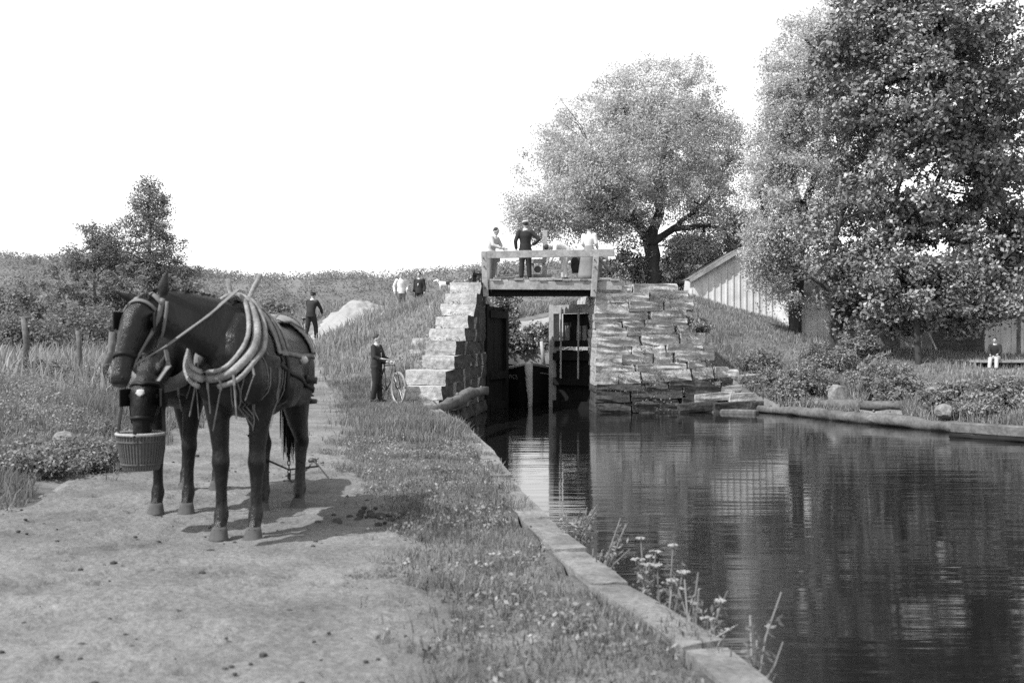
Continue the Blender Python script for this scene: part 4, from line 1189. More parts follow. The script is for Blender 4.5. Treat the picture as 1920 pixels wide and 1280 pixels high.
def build_house():
    Y = 40.5
    # whitewashed outbuilding
    x0, x1 = P(1497, 0, Y).x, P(1590, 0, Y).x; zt = P(0, 560, Y).z; zb = .6
    t = thing('outbuilding', 'whitewashed outbuilding behind the dark tree trunk', 'outbuilding', ((x0 + x1) / 2, Y, zb)); o = Vector(((x0 + x1) / 2, Y, zb))
    n = 8; w = (x1 - x0) / n
    for k in range(n):
        mb = MB(); mb.box(Vector((x0 + (k + .5) * w, Y + random.uniform(0, .012), (zb + zt) / 2)) - o, (w - .012, .04, zt - zb)); mb.build('board', M['white_board'], t)
    for x in (x0 + .02, x1 - .02):
        mb = MB(); mb.box(Vector((x, Y + 1.6, (zb + zt) / 2)) - o, (.05, 3.1, zt - zb)); mb.build('side_wall', M['white_board'], t)
    mb = MB(); v = [Vector((x0 - .2, Y - .25, zt)), Vector((x1 + .2, Y - .25, zt)), Vector((x1 + .2, Y + 3.4, zt + .9)), Vector((x0 - .2, Y + 3.4, zt + .9))]
    mb.add([p - o for p in v] + [p + Vector((0, 0, .08)) - o for p in v], [(3, 2, 1, 0), (4, 5, 6, 7), (0, 1, 5, 4), (1, 2, 6, 5), (2, 3, 7, 6), (3, 0, 4, 7)]); mb.build('roof', M['roof'], t)
    # porch house
    Y = 38.5; x0, x1 = P(1620, 0, Y).x, P(2050, 0, Y).x; zb = P(0, 668, Y).z; zt = P(0, 545, Y).z
    t = thing('house', 'shaded clapboard house with open porch under the dark tree', 'house', ((x0 + x1) / 2, Y, zb)); o = Vector(((x0 + x1) / 2, Y, zb))
    def bx(name, a, b, m, par=t):
        a, b = Vector(a), Vector(b); mb = MB(); mb.box((a + b) / 2 - o, [abs(q) for q in (b - a)]); return mb.build(name, m, par)
    wall = bx('wall', (x0, Y + 1.9, zb), (x1, Y + 2.0, zt + .2), M['timber_md'])
    z = zb
    while z < zt:
        bx('clapboard', (x0, Y + 1.865 + random.uniform(0, .008), z), (x1, Y + 1.897, z + .185), M['timber_md'], wall); z += .19
    bx('side_wall', (x0, Y + 2.0, zb), (x0 + .1, Y + 6, zt + .2), M['timber_md'])
    for px in (1645, 1725, 1848, 1916, 1990):
        xx = P(px, 0, Y).x; bx('porch_post', (xx - .05, Y - .05, zb), (xx + .05, Y + .05, zt), M['white_board'])
    bx('eave_beam', (x0 - .2, Y - .08, zt), (x1, Y + .1, zt + .16), M['timber_md'])
    bx('panel', (P(1688, 0, Y).x, Y - .02, zb + .15), (P(1720, 0, Y).x, Y + .02, P(0, 620, Y).z), M['cloth_l'])
    bx('panel', (P(1728, 0, Y).x, Y + .5, zb + .1), (P(1758, 0, Y).x, Y + .54, P(0, 622, Y).z), M['timber'])
    mb = MB(); mb.beam(P(1741, 624, Y) - o, P(1757, 658, Y) - o, .06, .06); mb.build('brace', M['white_board'], t)
    for k in range(6):
        a = P(1853, 0, Y).x; w = (P(1913, 0, Y).x - a) / 6
        bx('door_board', (a + k * w + .005, Y + .28 + random.uniform(0, .01), zb), (a + (k + 1) * w - .005, Y + .32, P(0, 597, Y).z), M['white_board'])
    f = bx('window', (P(1765, 0, Y).x, Y + 1.82, zb + .9), (P(1800, 0, Y).x, Y + 1.86, zb + 1.9), M['white_board'])
    bx('pane', (P(1768, 0, Y).x, Y + 1.80, zb + .97), (P(1797, 0, Y).x, Y + 1.818, zb + 1.83), M['glass'], f)
    v = [Vector((x0 - .4, Y - .5, zt + .17)), Vector((x1 + .3, Y - .5, zt + .17)), Vector((x1 + .3, Y + 3.5, zt + 1.3)), Vector((x0 - .4, Y + 3.5, zt + 1.3))]
    mb = MB(); mb.add([p - o for p in v] + [p + Vector((0, 0, .1)) - o for p in v], [(3, 2, 1, 0), (4, 5, 6, 7), (0, 1, 5, 4), (1, 2, 6, 5), (2, 3, 7, 6), (3, 0, 4, 7)]); mb.build('roof', M['roof'], t)
    # boarded landing in front of the house
    Yp = 33.2; xa, xb = P(1838, 0, Yp).x, P(2060, 0, Yp).x; zp = P(0, 676, Yp).z
    t = thing('landing_stage', 'low boarded landing in front of the house on the right', 'landing stage', ((xa + xb) / 2, Yp, zp - .6)); o = Vector(((xa + xb) / 2, Yp, zp - .6))
    for k in range(11):
        bx('plank', (xa + random.uniform(-.08, .08), Yp + k * .23, zp - .06), (xb, Yp + k * .23 + .215, zp + random.uniform(-.006, .006)), M['timber'], t)
    for x in (xa + .2, (xa + xb) / 2 - .6, (xa + xb) / 2 + .6, xb - .3):
        bx('stump', (x - .1, Yp + .25, zp - .9), (x + .1, Yp + .45, zp - .062), M['timber_dk'], t)
build_house()

def build_posts():
    for (px, pt, pb, Y, lean, lab, r) in ((46, 594, 690, 24, .06, 'tall upright pale fence post nearest the left border', .075), (148, 620, 715, 20.5, .03, 'thin upright fence post between the tall post and the leaning one', .055),):
        a = P(px, pb, Y); a.z = land1(a.x, a.y) - .1; b = P(px - 2, pt, Y)
        mb = MB(); q = [Vector((0, 0, 0)), (b - a) * .5 + Vector((lean, 0, 0)), b - a]
        mb.tube(q, [r, r * .95, r * .85], 8)
        if px == 46: mb.box((b - a) + Vector((.04, 0, -.02)), (.25, .08, .05))
        tag(mb.build('fence_post', M['log'], None, True, a), lab, 'fence post', 'old fence posts in the field')
    Y = 18; a = P(178, 712, Y); b = P(209, 660, Y); c = P(210, 622, Y)
    mb = MB(); mb.tube([Vector((0, 0, -.2)), (b - a), (c - a)], [.06, .065, .055], 8)
    tag(mb.build('fence_post', M['log'], None, True, a), 'crooked leaning fence post just left of the dark horse', 'fence post', 'old fence posts in the field')
build_posts()

def flower(name, label, px, py, Y, hs, group, z=None, umb=True):
    a = P(px, py, Y)
    t = thing(name, label, 'plant', a, 0, group)
    mb = MB(); fl = []; lv = []
    for h, dx, dy in hs:
        p0 = Vector((dx * .15, dy * .15, -.05)); p2 = Vector((dx, dy, h)); p1 = (p0 + p2) / 2 + Vector((random.uniform(-.02, .02), random.uniform(-.02, .02), .02))
        mb.tube([p0, p1, p2], [.006, .005, .004], 5)
        for k in range(int(34 * h / .3)):
            f = random.random() * .85; q = p0.lerp(p2, f); lv.append((q.x + random.gauss(0, .02), q.y + random.gauss(0, .02), q.z + random.uniform(-.01, .02)))
        if umb:
            R0 = random.uniform(.022, .036)
            for k in range(16):
                aa = random.random() * 6.28; rr = R0 * math.sqrt(random.random()); fl.append((p2.x + rr * math.cos(aa), p2.y + rr * math.sin(aa), p2.z + .012 - rr * .15))
            fb = MB()
            for p in fl: fb.ball(p, (.0085, .0085, .005), 5, 3)
            fb.build('flower_head', M['flower'], t); fl = []
    mb.build('stem', M['grass_far'], t)
    link('foliage', leaf_mesh('foliage', np.array(lv), .04, M['weed'], .35), t)
def build_plants():
    g = 'flowering weeds growing from the canal wall'
    def e(y):  # just outside the wall edge at depth y
        return float(np.interp(y, CANAL[:9, 1], CANAL[:9, 0]))
    for y, hs, lab in ((5.55, [(.34, -.02, .05), (.28, .05, .0), (.24, -.04, 0), (.25, .03, .03), (.22, .0, -.03)], 'white-headed weed standing tallest on the canal edge'),
                  (5.25, [(.36, .03, .05), (.27, -.05, .02), (.24, .07, .0), (.2, .02, .0)], 'white-headed weed just right of the tallest one'),
                  (4.75, [(.22, .04, 0), (.14, -.02, 0)], 'single white-headed weed nearest the bottom of the canal edge')):
        x = e(y) + .05
        o = P(960, 640, y); px = 960 + x * 2000 / y; py = 640 + (CAMZ + .06) * 2000 / y
        flower('flowering_weed', lab, px, py, y, hs, g)
    for y, n, lab in ((7.3, 16, 'tuft of tall bare weeds on the canal edge by the reflection of the bridge'), (6.5, 8, 'thin weeds on the canal edge below the tall tuft'), (5.0, 6, 'bare stalks between the white-headed weeds'), (4.4, 5, 'last stalks at the near end of the canal edge')):
        x = e(y) + .06; px = 960 + x * 2000 / y; py = 640 + (CAMZ + .1) * 2000 / y
        flower('edge_weed', lab, px, py, y, [(random.uniform(.12, .34), random.uniform(-.06, .22), random.uniform(-.25, .25)) for _ in range(n)], 'bare weeds on the canal edge', umb=False)
build_plants()

# ------------------------------------------------------------------ horses
def horse_skin(neck, head, hind_shift=(0, 0), m=None, ears=None, jaw=None):
    """one continuous body; local forward is -y, origin on the ground under the belly"""
    mb = MB()
    T = [(-.84, 1.10, .09, .13), (-.77, 1.11, .16, .24), (-.62, 1.15, .18, .345), (-.45, 1.165, .20, .375), (-.2, 1.125, .255, .355), (.08, 1.10, .285, .345), (.32, 1.13, .28, .315),
         (.52, 1.175, .275, .295), (.70, 1.17, .25, .265), (.82, 1.13, .18, .21), (.88, 1.11, .09, .12)]
    mb.tube([(0, y, z) for y, z, a, b in T], [(a, b) for y, z, a, b in T], 20)
    mb.ball((0, -.40, 1.42), (.075, .30, .15))                               # withers
    mb.ball((0, .50, 1.36), (.19, .30, .125))                                # croup
    for s in (-1, 1):
        mb.ball((s * .13, -.72, 1.06), (.10, .11, .17))                      # breast muscles
        mb.ball((s * .155, -.50, 1.14), (.075, .15, .23)); mb.ball((s * .165, -.42, .95), (.062, .12, .12))      # shoulder, triceps
        mb.ball((s * .19, .57, 1.06), (.105, .20, .26)); mb.ball((s * .20, .05, 1.02), (.10, .30, .20))           # haunch, barrel
        # fore leg
        mb.tube([(s * .16, -.52, 1.2), (s * .165, -.54, 1.02), (s * .145, -.535, .86), (s * .13, -.545, .72), (s * .12, -.55, .58), (s * .118, -.555, .50), (s * .116, -.55, .43),
                 (s * .115, -.55, .33), (s * .114, -.55, .22), (s * .113, -.555, .165), (s * .112, -.59, .10), (s * .112, -.615, .05)],
                [(.11, .16), (.10, .135), (.082, .105), (.066, .08), (.055, .06), (.062, .064), (.047, .05), (.038, .044), (.039, .045), (.052, .056), (.043, .045), (.056, .06)], 12)
        hx, hy = (hind_shift[0], hind_shift[1] * s)
        mb.tube([(s * .14 , .58, 1.15), (s * .165, .56, .98), (s * .155 + hx * .3, .50, .84), (s * .145 + hx * .6, .57 + hy * .5, .70), (s * .135 + hx, .68 + hy, .565), (s * .13 + hx, .715 + hy, .51), (s * .128 + hx, .70 + hy, .44),
                 (s * .126 + hx, .685 + hy, .32), (s * .125 + hx, .675 + hy, .21), (s * .125 + hx, .67 + hy, .165), (s * .124 + hx, .635 + hy, .10), (s * .124 + hx, .605 + hy, .05)],
                [(.13, .24), (.125, .21), (.105, .165), (.078, .105), (.056, .068), (.06, .072), (.046, .056), (.041, .047), (.043, .047), (.054, .058), (.045, .047), (.058, .062)], 12)
    mb.tube([p for p, a, b in neck], [(a, b) for p, a, b in neck], 16)
    hp = [p for p, a, b in head]
    mb.tube(hp, [(a, b) for p, a, b in head], 14)
    if ears:
        for base, tip, r in ears:
            b_, t_ = Vector(base), Vector(tip)
            mb.tube([b_, b_.lerp(t_, .35), b_.lerp(t_, .75), t_], [(r * .8, r * .55), (r, r * .6), (r * .6, r * .4), (.008, .008)], 8)
    for jc, jr in (jaw or []): mb.ball(jc, jr, 12, 8)
    return mb

def hooves(t, skin, hind_shift, m):
    for s in (-1, 1):
        for x, y in ((s * .112, -.625), (s * .124 + hind_shift[0], .595 + hind_shift[1] * s)):
            mb = MB()
            mb.v = []; n = 14
            for r, z, dy in ((.066, 0.004, -.012), (.063, .02, -.006), (.052, .068, .012), (.043, .092, .018)):
                for k in range(n):
                    a = 2 * math.pi * k / n; mb.v.append((r * math.cos(a), r * 1.08 * math.sin(a) + dy, z))
            for i in range(3):
                for k in range(n):
                    k2 = (k + 1) % n; mb.f.append((i * n + k, i * n + k2, (i + 1) * n + k2, (i + 1) * n + k))
            mb.f.append(tuple(range(n))[::-1]); mb.f.append(tuple(3 * n + k for k in range(n)))
            mb.build('hoof', M['hoof'], t, True, (x, y, 0))

def hair_strands(roots, n, length, r, spread, fall, seed=0):
    rn = random.Random(seed); mb = MB()
    for i in range(n):
        p = Vector(rn.choice(roots)) + Vector((rn.gauss(0, .012), rn.gauss(0, .012), rn.gauss(0, .012)))
        L = length * rn.uniform(.6, 1.1); d = Vector(fall) + Vector((rn.gauss(0, spread), rn.gauss(0, spread), 0))
        q = [p, p + d * L * .3 + Vector((0, 0, -.1 * L)), p + d * L * .55 + Vector((0, 0, -.5 * L)), p + d * L * .6 + Vector((0, 0, -L))]
        mb.tube(q, [r, r, r * .8, r * .25], 4)
    return mb

def build_near_horse():
    t = thing('horse', 'dark horse in pale collar standing on the path with its head turned aside', 'horse', (-1.80, 7.58, 0.02), 0, 'towpath horse team')
    neck = [((0, -.42, 1.22), .155, .30), ((-.03, -.60, 1.30), .125, .275), ((-.12, -.74, 1.385), .108, .225), ((-.24, -.84, 1.44), .10, .19), ((-.36, -.92, 1.475), .09, .155), ((-.45, -.98, 1.48), .082, .125)]
    head = [((-.43, -.96, 1.50), .07, .09), ((-.465, -1.02, 1.46), .092, .125), ((-.49, -1.08, 1.39), .095, .135), ((-.50, -1.12, 1.32), .082, .12), ((-.515, -1.175, 1.22), .060, .085), ((-.525, -1.215, 1.13), .056, .068), ((-.53, -1.24, 1.075), .058, .064), ((-.53, -1.255, 1.035), .046, .048)]
    ears = [((-.375, -.97, 1.575), (-.33, -.985, 1.745), .042), ((-.515, -.98, 1.55), (-.66, -1.0, 1.62), .042)]
    sk = remesh(horse_skin(neck, head, (0.02, .07), ears=ears, jaw=[((-.455, -1.01, 1.345), (.078, .10, .12)), ((-.53, -1.235, 1.10), (.056, .05, .05))]), 'body', M['horse'], .015, 3)
    link('body', sk, t)
    bv = bvh_of(sk)
    hooves(t, sk, (0.02, .07), M['hoof'])
    for p in ((-.395, -1.085, 1.435), (-.565, -1.085, 1.43)):
        h, n, _, d = bv.find_nearest(Vector(p)); mb = MB(); mb.ball(h - n * .008, .021, 10, 7); mb.build('eye', M['leather'], t, True)
    for p in ((-.50, -1.285, 1.085), (-.56, -1.285, 1.085)):
        h, n, _, d = bv.find_nearest(Vector(p)); mb = MB(); mb.ball(h - n * .004, (.012, .008, .014), 8, 5); mb.build('nostril', M['leather'], t, True)
    # mane along the crest, tail
    crest = []
    for i in range(60):
        f = i / 59; q = Vector((-.40 + .38 * f, -.97 + .42 * f + .06 * f * (1 - f), 1.8)); h = bv.ray_cast(q, Vector((0, 0, -1)))
        if h[0]: crest.append(h[0] - Vector((0, 0, .01)))
    hair_strands([(-.45, -1.0, 1.585), (-.47, -1.02, 1.575), (-.43, -1.01, 1.58)], 60, .15, .004, .3, (-.1, -.35, 0), 8).build('forelock', M['hair'], t, True)
    hair_strands(crest, 260, .17, .006, .35, (-.5, -.1, 0), 3).build('mane', M['hair'], t, True)
    hair_strands([(0, .86, 1.26), (.02, .88, 1.24)], 170, .82, .007, .05, (.02, .14, 0), 4).build('tail', M['hair'], t, True)
    # ---- collar: a pear-shaped padded ring round the base of the neck, with hames outside it
    top, bot = Vector((-.03, -.47, 1.60)), Vector((-.11, -.86, 1.06))
    c = (top + bot) / 2; ax = (top - bot) / 2; sd = Vector((1, -.10, 0)).normalized()
    def ring(wid, grow, shift, n=40, a0=0, a1=360):
        q = []
        for i in range(n + 1):
            a = R(a0 + (a1 - a0) * i / n)
            k = wid * (1 - .22 * math.cos(a)) * (abs(math.sin(a)) ** .8) * (1 if math.sin(a) >= 0 else -1)
            q.append(c + ax * math.cos(a) * grow + sd * k + shift)
        return q
    def outside(q, r):
        o_ = []
        for p in q:
            h, n, _, d = bv.find_nearest(p)
            if (p - h).dot(n) < r: p = h + n * r
            o_.append(p)
        for _ in range(3): o_ = [o_[0]] + [(a_ + b_ * 2 + c_) / 4 for a_, b_, c_ in zip(o_, o_[1:], o_[2:])] + [o_[-1]]
        return o_
    fwd = ax.cross(sd).normalized()
    if fwd.y > 0: fwd = -fwd                         # towards the head
    mb = MB(); mb.tube(outside(ring(.185, 1.0, Vector((0, 0, 0))), .022), .029, 12); mb.build('collar', M['canvas'], t, True)
    mb = MB(); mb.tube(outside(ring(.165, .95, fwd * .05), .014), .015, 8); mb.build('collar_roll', M['canvas'], t, True)
    for s in (-1, 1):
        q = outside(ring(.225, 1.03, -fwd * .055, 24, 12 * s, 172 * s), .04)
        tip = q[0] + Vector((s * .055 + .02, .0, .15))
        mb = MB(); mb.tube([tip, q[0].lerp(tip, .5)] + q, [.016, .018] + [.017] * len(q), 8)
        mb.build('hame', M['canvas'], t, True)
    mb = MB(); e = ring(.215, 1.03, -fwd * .05, 12, 165, 195); mb.tube(e, .014, 6); mb.build('hame_strap', M['leather'], t)
    # ---- pad and straps
    pad = patch(sk, 'back_pad', M['canvas'], lambda p: -.46 < p.y < -.24 and p.z > 1.20 and p.x > -.2, .018, .014); link('back_pad', pad, t)
    def ribbon(name, pts, w, m, th=.006, off=.006, maxd=.3):
        mb = MB(); strap(mb, pts, w, th, bv, off, .03, maxd=maxd); return mb.build(name, m, t, True)
    for y in (-.36, -.27):
        ribbon('pad_strap', [(-.03, y, 1.6), (.12, y, 1.5), (.3, y, 1.25)], .035, M['canvas2'], .008, .036)
    ribbon('back_strap', [(0, -.2, 1.6), (0, .1, 1.5), (0, .45, 1.55), (0, .7, 1.5)], .10, M['canvas'], .012, .012)
    cloth = patch(sk, 'rump_cloth', M['canvas2'], lambda p: (p.y > .34 - (1.47 - p.z) * -.55 and p.z > 1.20 and p.y < .95) or (p.y > -.05 and p.z > 1.42), .014, .01); link('rump_cloth', cloth, t)
    for q in ([(0.02, .55, 1.6), (.18, .62, 1.45), (.3, .66, 1.25)], [(.0, .72, 1.5), (.14, .80, 1.35), (.22, .84, 1.2)], [(.05, .1, 1.5), (.2, .35, 1.5), (.25, .55, 1.38)]):
        ribbon('cloth_strap', q, .028, M['strap'], .006, .03)
    ribbon('belly_strap', [(.3, -.24, 1.25), (.3, -.22, 1.05), (.22, -.2, .82), (0, -.2, .7)], .045, M['leather'])
    ribbon('side_strap', [(.27, -.3, 1.23), (.32, .1, 1.2), (.32, .45, 1.2), (.28, .72, 1.18)], .03, M['strap'])
    ribbon('trace', [(.24, -.50, 1.20), (.30, -.25, 1.10), (.33, .1, 1.02), (.30, .5, .95), (.2, .95, .86)], .03, M['leather'], .006, .006, .16)
    ribbon('breeching', [(.30, .3, 1.02), (.32, .6, 1.0), (.22, .93, .98), (0, 1.0, .98)], .05, M['leather'], .01, .01)
    mb = MB()
    for k in range(8): 
        a = 2 * math.pi * k / 8
    h, n, _, d = bv.find_nearest(Vector((.33, .12, 1.17)))
    mb.ball(h + n * .018, (.035, .035, .03), 12, 8); mb.build('boss', M['paint_w'], t, True)
    # drooping breast strap tatters under the collar
    for k in range(6):
        f = k / 5; a = c + sd * (.22 - .4 * f) - ax * (.55 + .3 * math.sin(f * 3.1)); 
        h, n, _, d = bv.find_nearest(a)
        mb = MB(); strap(mb, [h + n * .02, h + n * .04 + Vector((.02, -.02, -.1)), h + n * .03 + Vector((.03 * (1 if k % 2 else -1), -.02, -.26 - .05 * (k % 3)))], .014, .004); mb.build('tassel', M['strap'], t)
    for k in range(16):
        a_ = k / 15; x0_ = .02 + .27 * a_; y0_ = -.80 + .58 * a_; z0_ = 1.10 + .08 * math.sin(a_ * 3)
        q = [Vector((x0_ + .1 * f * (.3 if a_ > .5 else .1), y0_ - .04 * (1 - a_) + random.uniform(-.02, .02), z0_ - .42 * f * random.uniform(.8, 1.1))) for f in (0, .35, .7, 1)]
        ribbon('fly_string', q, .008, M['strap'], .003, .006)
    # ---- bridle
    ribbon('crown_piece', [(-.56, -1.02, 1.52), (-.45, -1.0, 1.62), (-.36, -1.0, 1.52)], .03, M['strap'])
    ribbon('brow_band', [(-.57, -1.06, 1.50), (-.48, -1.12, 1.56), (-.38, -1.06, 1.49)], .026, M['strap'])
    ribbon('cheek_strap', [(-.36, -.99, 1.56), (-.38, -1.06, 1.40), (-.42, -1.14, 1.25), (-.46, -1.2, 1.14)], .03, M['strap'])
    ribbon('throat_strap', [(-.34, -.98, 1.54), (-.36, -.98, 1.38), (-.42, -.98, 1.28), (-.5, -1.0, 1.27)], .02, M['strap'])
    ribbon('nose_band', [(-.44, -1.16, 1.2), (-.51, -1.28, 1.24), (-.58, -1.18, 1.2)], .026, M['leather'])
    mb = MB(); h, n, _, d = bv.find_nearest(Vector((-.565, -1.07, 1.42))); mb.box(h + n * .012 + Vector((-.0, -.02, 0)), (.012, .11, .11), Matrix.Rotation(R(-25), 3, 'Z')); mb.build('blinker', M['leather'], t, bevel=.004)
    mb = MB(); h, n, _, d = bv.find_nearest(Vector((-.40, -1.07, 1.42))); mb.box(h + n * .012 + Vector((.0, -.02, 0)), (.012, .11, .11), Matrix.Rotation(R(25), 3, 'Z')); mb.build('blinker', M['leather'], t, bevel=.004)
    # rein from the bit to the hame
    mb = MB(); strap(mb, [(-.455, -1.2, 1.16), (-.30, -1.10, 1.27), (-.12, -.88, 1.45), (.0, -.56, 1.64)], .03, .006); mb.build('rein', M['strap'], t)
    mb = MB(); strap(mb, [(-.30, -1.12, 1.25), (-.28, -1.12, 1.15), (-.33, -1.16, 1.06)], .06, .006); mb.build('rein_end', M['strap'], t)
    # swingletree behind
    mb = MB(); mb.tube([(-.30, 1.02, .80), (-.2, 1.02, .81), (.16, 1.0, .82), (.23, 1.0, .82)], [.018, .026, .024, .018], 8); mb.build('swingletree', M['iron'], t, True)
    for x in (.19,):
        mb = MB(); mb.tube([(x, .84, .87), (x, 1.0, .82)], .012, 6); mb.build('trace_hook', M['iron'], t)
    return t

def build_far_horse():
    loc = Vector((-2.60, 8.62, .02)); rz = R(4)
    t = thing('horse', 'second dark horse behind the first with its muzzle down in a feed basket', 'horse', loc, rz, 'towpath horse team')
    neck = [((0, -.42, 1.22), .17, .29), ((-.01, -.62, 1.24), .15, .26), ((-.03, -.84, 1.20), .125, .21), ((-.02, -1.04, 1.13), .105, .17), ((-.0, -1.18, 1.06), .092, .135), ((-.0, -1.25, 1.02), .082, .11)]
    hx = .0
    head = [((hx, -1.22, 1.05), .07, .09), ((hx, -1.29, .99), .098, .125), ((hx, -1.34, .91), .10, .13), ((hx, -1.37, .84), .086, .115), ((hx, -1.40, .73), .064, .085), ((hx, -1.415, .64), .058, .068), ((hx, -1.42, .58), .058, .062), ((hx, -1.42, .545), .045, .045)]
    ears = [((hx + .075, -1.26, 1.09), (hx + .13, -1.24, 1.24), .034), ((hx - .075, -1.26, 1.09), (hx - .13, -1.24, 1.24), .034)]
    sk = remesh(horse_skin(neck, head, (-.05, .05), ears=ears, jaw=[((0, -1.25, .86), (.08, .10, .11))]), 'body', M['horse2'], .017, 3)
    link('body', sk, t); bv = bvh_of(sk); hooves(t, sk, (-.05, .05), M['hoof'])
    for s in (-1, 1):
        h, n, _, d = bv.find_nearest(Vector((hx + s * .12, -1.38, .93))); mb = MB(); mb.ball(h - n * .008, .021, 10, 7); mb.build('eye', M['leather'], t, True)
        mb = MB(); mb.box(Vector((hx + s * .115, -1.385, .92)), (.012, .13, .12), Matrix.Rotation(R(s * 22), 3, 'Z')); mb.build('blinker', M['leather'], t, bevel=.004)
    st = patch(sk, 'forehead_star', M['paint_w'], lambda p: (Vector((p.x, p.z)) - Vector((hx, .955))).length < .032 and p.y < -1.33, .003, .003)
    if len(st.vertices): link('forehead_star', st, t)
    def ribbon(name, pts, w, m, th=.006, off=.006, maxd=.3):
        mb = MB(); strap(mb, pts, w, th, bv, off, .03, maxd=maxd); return mb.build(name, m, t, True)
    ribbon('brow_band', [(hx - .12, -1.33, 1.0), (hx, -1.45, 1.03), (hx + .12, -1.33, 1.0)], .026, M['leather'])
    ribbon('nose_band', [(hx - .1, -1.4, .78), (hx, -1.5, .79), (hx + .1, -1.4, .78)], .026, M['leather'])
    for s in (-1, 1): ribbon('cheek_strap', [(hx + s * .11, -1.26, 1.04), (hx + s * .12, -1.33, .9), (hx + s * .09, -1.38, .74)], .026, M['leather'])
    hair_strands([(0, .86, 1.26), (.02, .88, 1.24)], 110, .8, .007, .05, (.02, .14, 0), 5).build('tail', M['hair'], t, True)
    crest = []
    for i in range(40):
        f = i / 39; h = bv.ray_cast(Vector((0, -1.2 + .7 * f, 1.9)), Vector((0, 0, -1)))
        if h[0]: crest.append(h[0] - Vector((0, 0, .01)))
    hair_strands(crest, 150, .16, .006, .3, (-.6, 0, 0), 6).build('mane', M['hair'], t, True)
    # collar of pale canvas, mostly hidden by the other horse
    top, bot = Vector((0, -.52, 1.58)), Vector((0, -.90, .98)); c = (top + bot) / 2; ax = (top - bot) / 2
    q = [c + ax * math.cos(R(a)) + Vector((.23 * (1 - .2 * math.cos(R(a))) * math.sin(R(a)), 0, 0)) for a in range(0, 361, 10)]
    mb = MB(); mb.tube(q, .05, 12); mb.build('collar', M['canvas2'], t, True)
    for k in range(7):
        a = R(100 + 26 * k); p = c + ax * math.cos(a) + Vector((.25 * math.sin(a), -.03, 0))
        mb = MB(); strap(mb, [p, p + Vector((.01, -.03, -.1)), p + Vector((.03 * (-1) ** k, -.02, -.22))], .016, .004); mb.build('tassel', M['strap'], t)
    ribbon('back_strap', [(0, -.3, 1.6), (0, .1, 1.5), (0, .5, 1.55)], .06, M['canvas2'], .01, .01)
    # the feed basket hung from the head
    w = Matrix.Translation(loc) @ Matrix.Rotation(rz, 4, 'Z')
    bc = w @ Vector((hx, -1.43, .43))
    b = thing('feed_basket', 'round wicker feed basket hanging from the lowered head of the second horse', 'basket', bc)
    H = .25; prof = lambda z: .105 + .048 * (z / H) ** .6
    mb = MB(); mb.lathe([(.06, .0), (.112, 0.006), (prof(.03), .03), (prof(.1), .1), (prof(.18), .18), (prof(H), H), (prof(H) - .012, H), (prof(.1) - .014, .1), (.09, .02), (.02, .018)], (0, 0, 0), 30); mb.build('basket_wall', M['wicker'], b, True)
    ns = 44; stv = MB(); stv.tube([(0, -prof(z) - .001, z) for z in (.01, .06, .12, .18, .245)], .0065, 5); sm = stv.mesh('stave', M['wicker'])
    for k in range(ns): link('stave', sm, b, (0, 0, 0), (0, 0, 2 * math.pi * k / ns))
    for z in (.05, .2):
        mb = MB(); mb.tube([((prof(z) + .006) * math.cos(a), (prof(z) + .006) * math.sin(a), z) for a in np.linspace(0, 2 * math.pi, 31)], .006, 5); mb.build('hoop', M['wicker'], b)
    mb = MB(); mb.tube([((prof(H) + .006) * math.cos(a), (prof(H) + .006) * math.sin(a), H) for a in np.linspace(0, 2 * math.pi, 41)], .011, 7); mb.build('rim', M['wicker_rim'], b, True)
    for s in (-1, 1):
        mb = MB(); strap(mb, [(s * .155, 0, H), (s * .145, .02, H + .12), (s * .125, .05, H + .32)], .022, .006); mb.build('hanging_strap', M['leather'], b)
    return t
build_near_horse()
build_far_horse()

def build_tackle():
    """ropes and chain lying behind the horses"""
    def pl(px, py, dz=0.012):
        Y = CAMZ * 2000 / (py - 640); return Vector(((px - 960) * Y / 2000, Y, dz + .02))
    q = [Vector((-1.84, 8.68, .82)), Vector((-1.83, 8.70, .60)), Vector((-1.80, 8.62, .25)), pl(542, 905, .02), pl(548, 911), pl(572, 888), pl(585, 875)]
    t = thing('tow_chain', 'dark tow chain trailing from the swingletree to the dirt behind the horses', 'chain', pl(548, 911)); o = Vector(t.location)
    pts = resample(q, .036)
    mb = MB()
    lk = MB(); lk.tube([(.011 * math.cos(a), .023 * math.sin(a), 0) for a in np.linspace(0, 2 * math.pi, 11)], .0045, 5); me = lk.mesh('chain_link', M['iron'], True)
    for i in range(len(pts) - 1):
        d = (pts[i + 1] - pts[i]); qr = d.to_track_quat('Y', 'Z' if i % 2 else 'X')
        ob = link('chain_link', me, t, (pts[i] + pts[i + 1]) / 2 - o); ob.rotation_euler = qr.to_euler()
    mb = MB(); mb.ball(pl(586, 872, .03) - o, (.05, .035, .03), 8, 6); mb.build('shackle', M['iron'], t, True)
    mb = MB(); q = [pl(588, 870), pl(640, 840), pl(700, 815), pl(780, 800)]; c = q[0]; mb.tube([p - c for p in q], .008, 5)
    tag(mb.build('tow_rope', M['leather'], None, True, c), 'thin tow rope running from the chain across the path to the verge', 'rope')
    mb = MB(); q = [Vector((-1.98, 8.0, .62)), Vector((-1.86, 8.1, .42)), Vector((-1.78, 8.5, .30)), Vector((-1.62, 8.9, .28)), pl(588, 868, .02)]; c = q[0].copy(); mb.tube([p - c for p in q], .008, 5)
    tag(mb.build('trace_rope', M['leather'], None, True, c), 'slack dark rope hanging between the legs of the first horse', 'rope')
build_tackle()

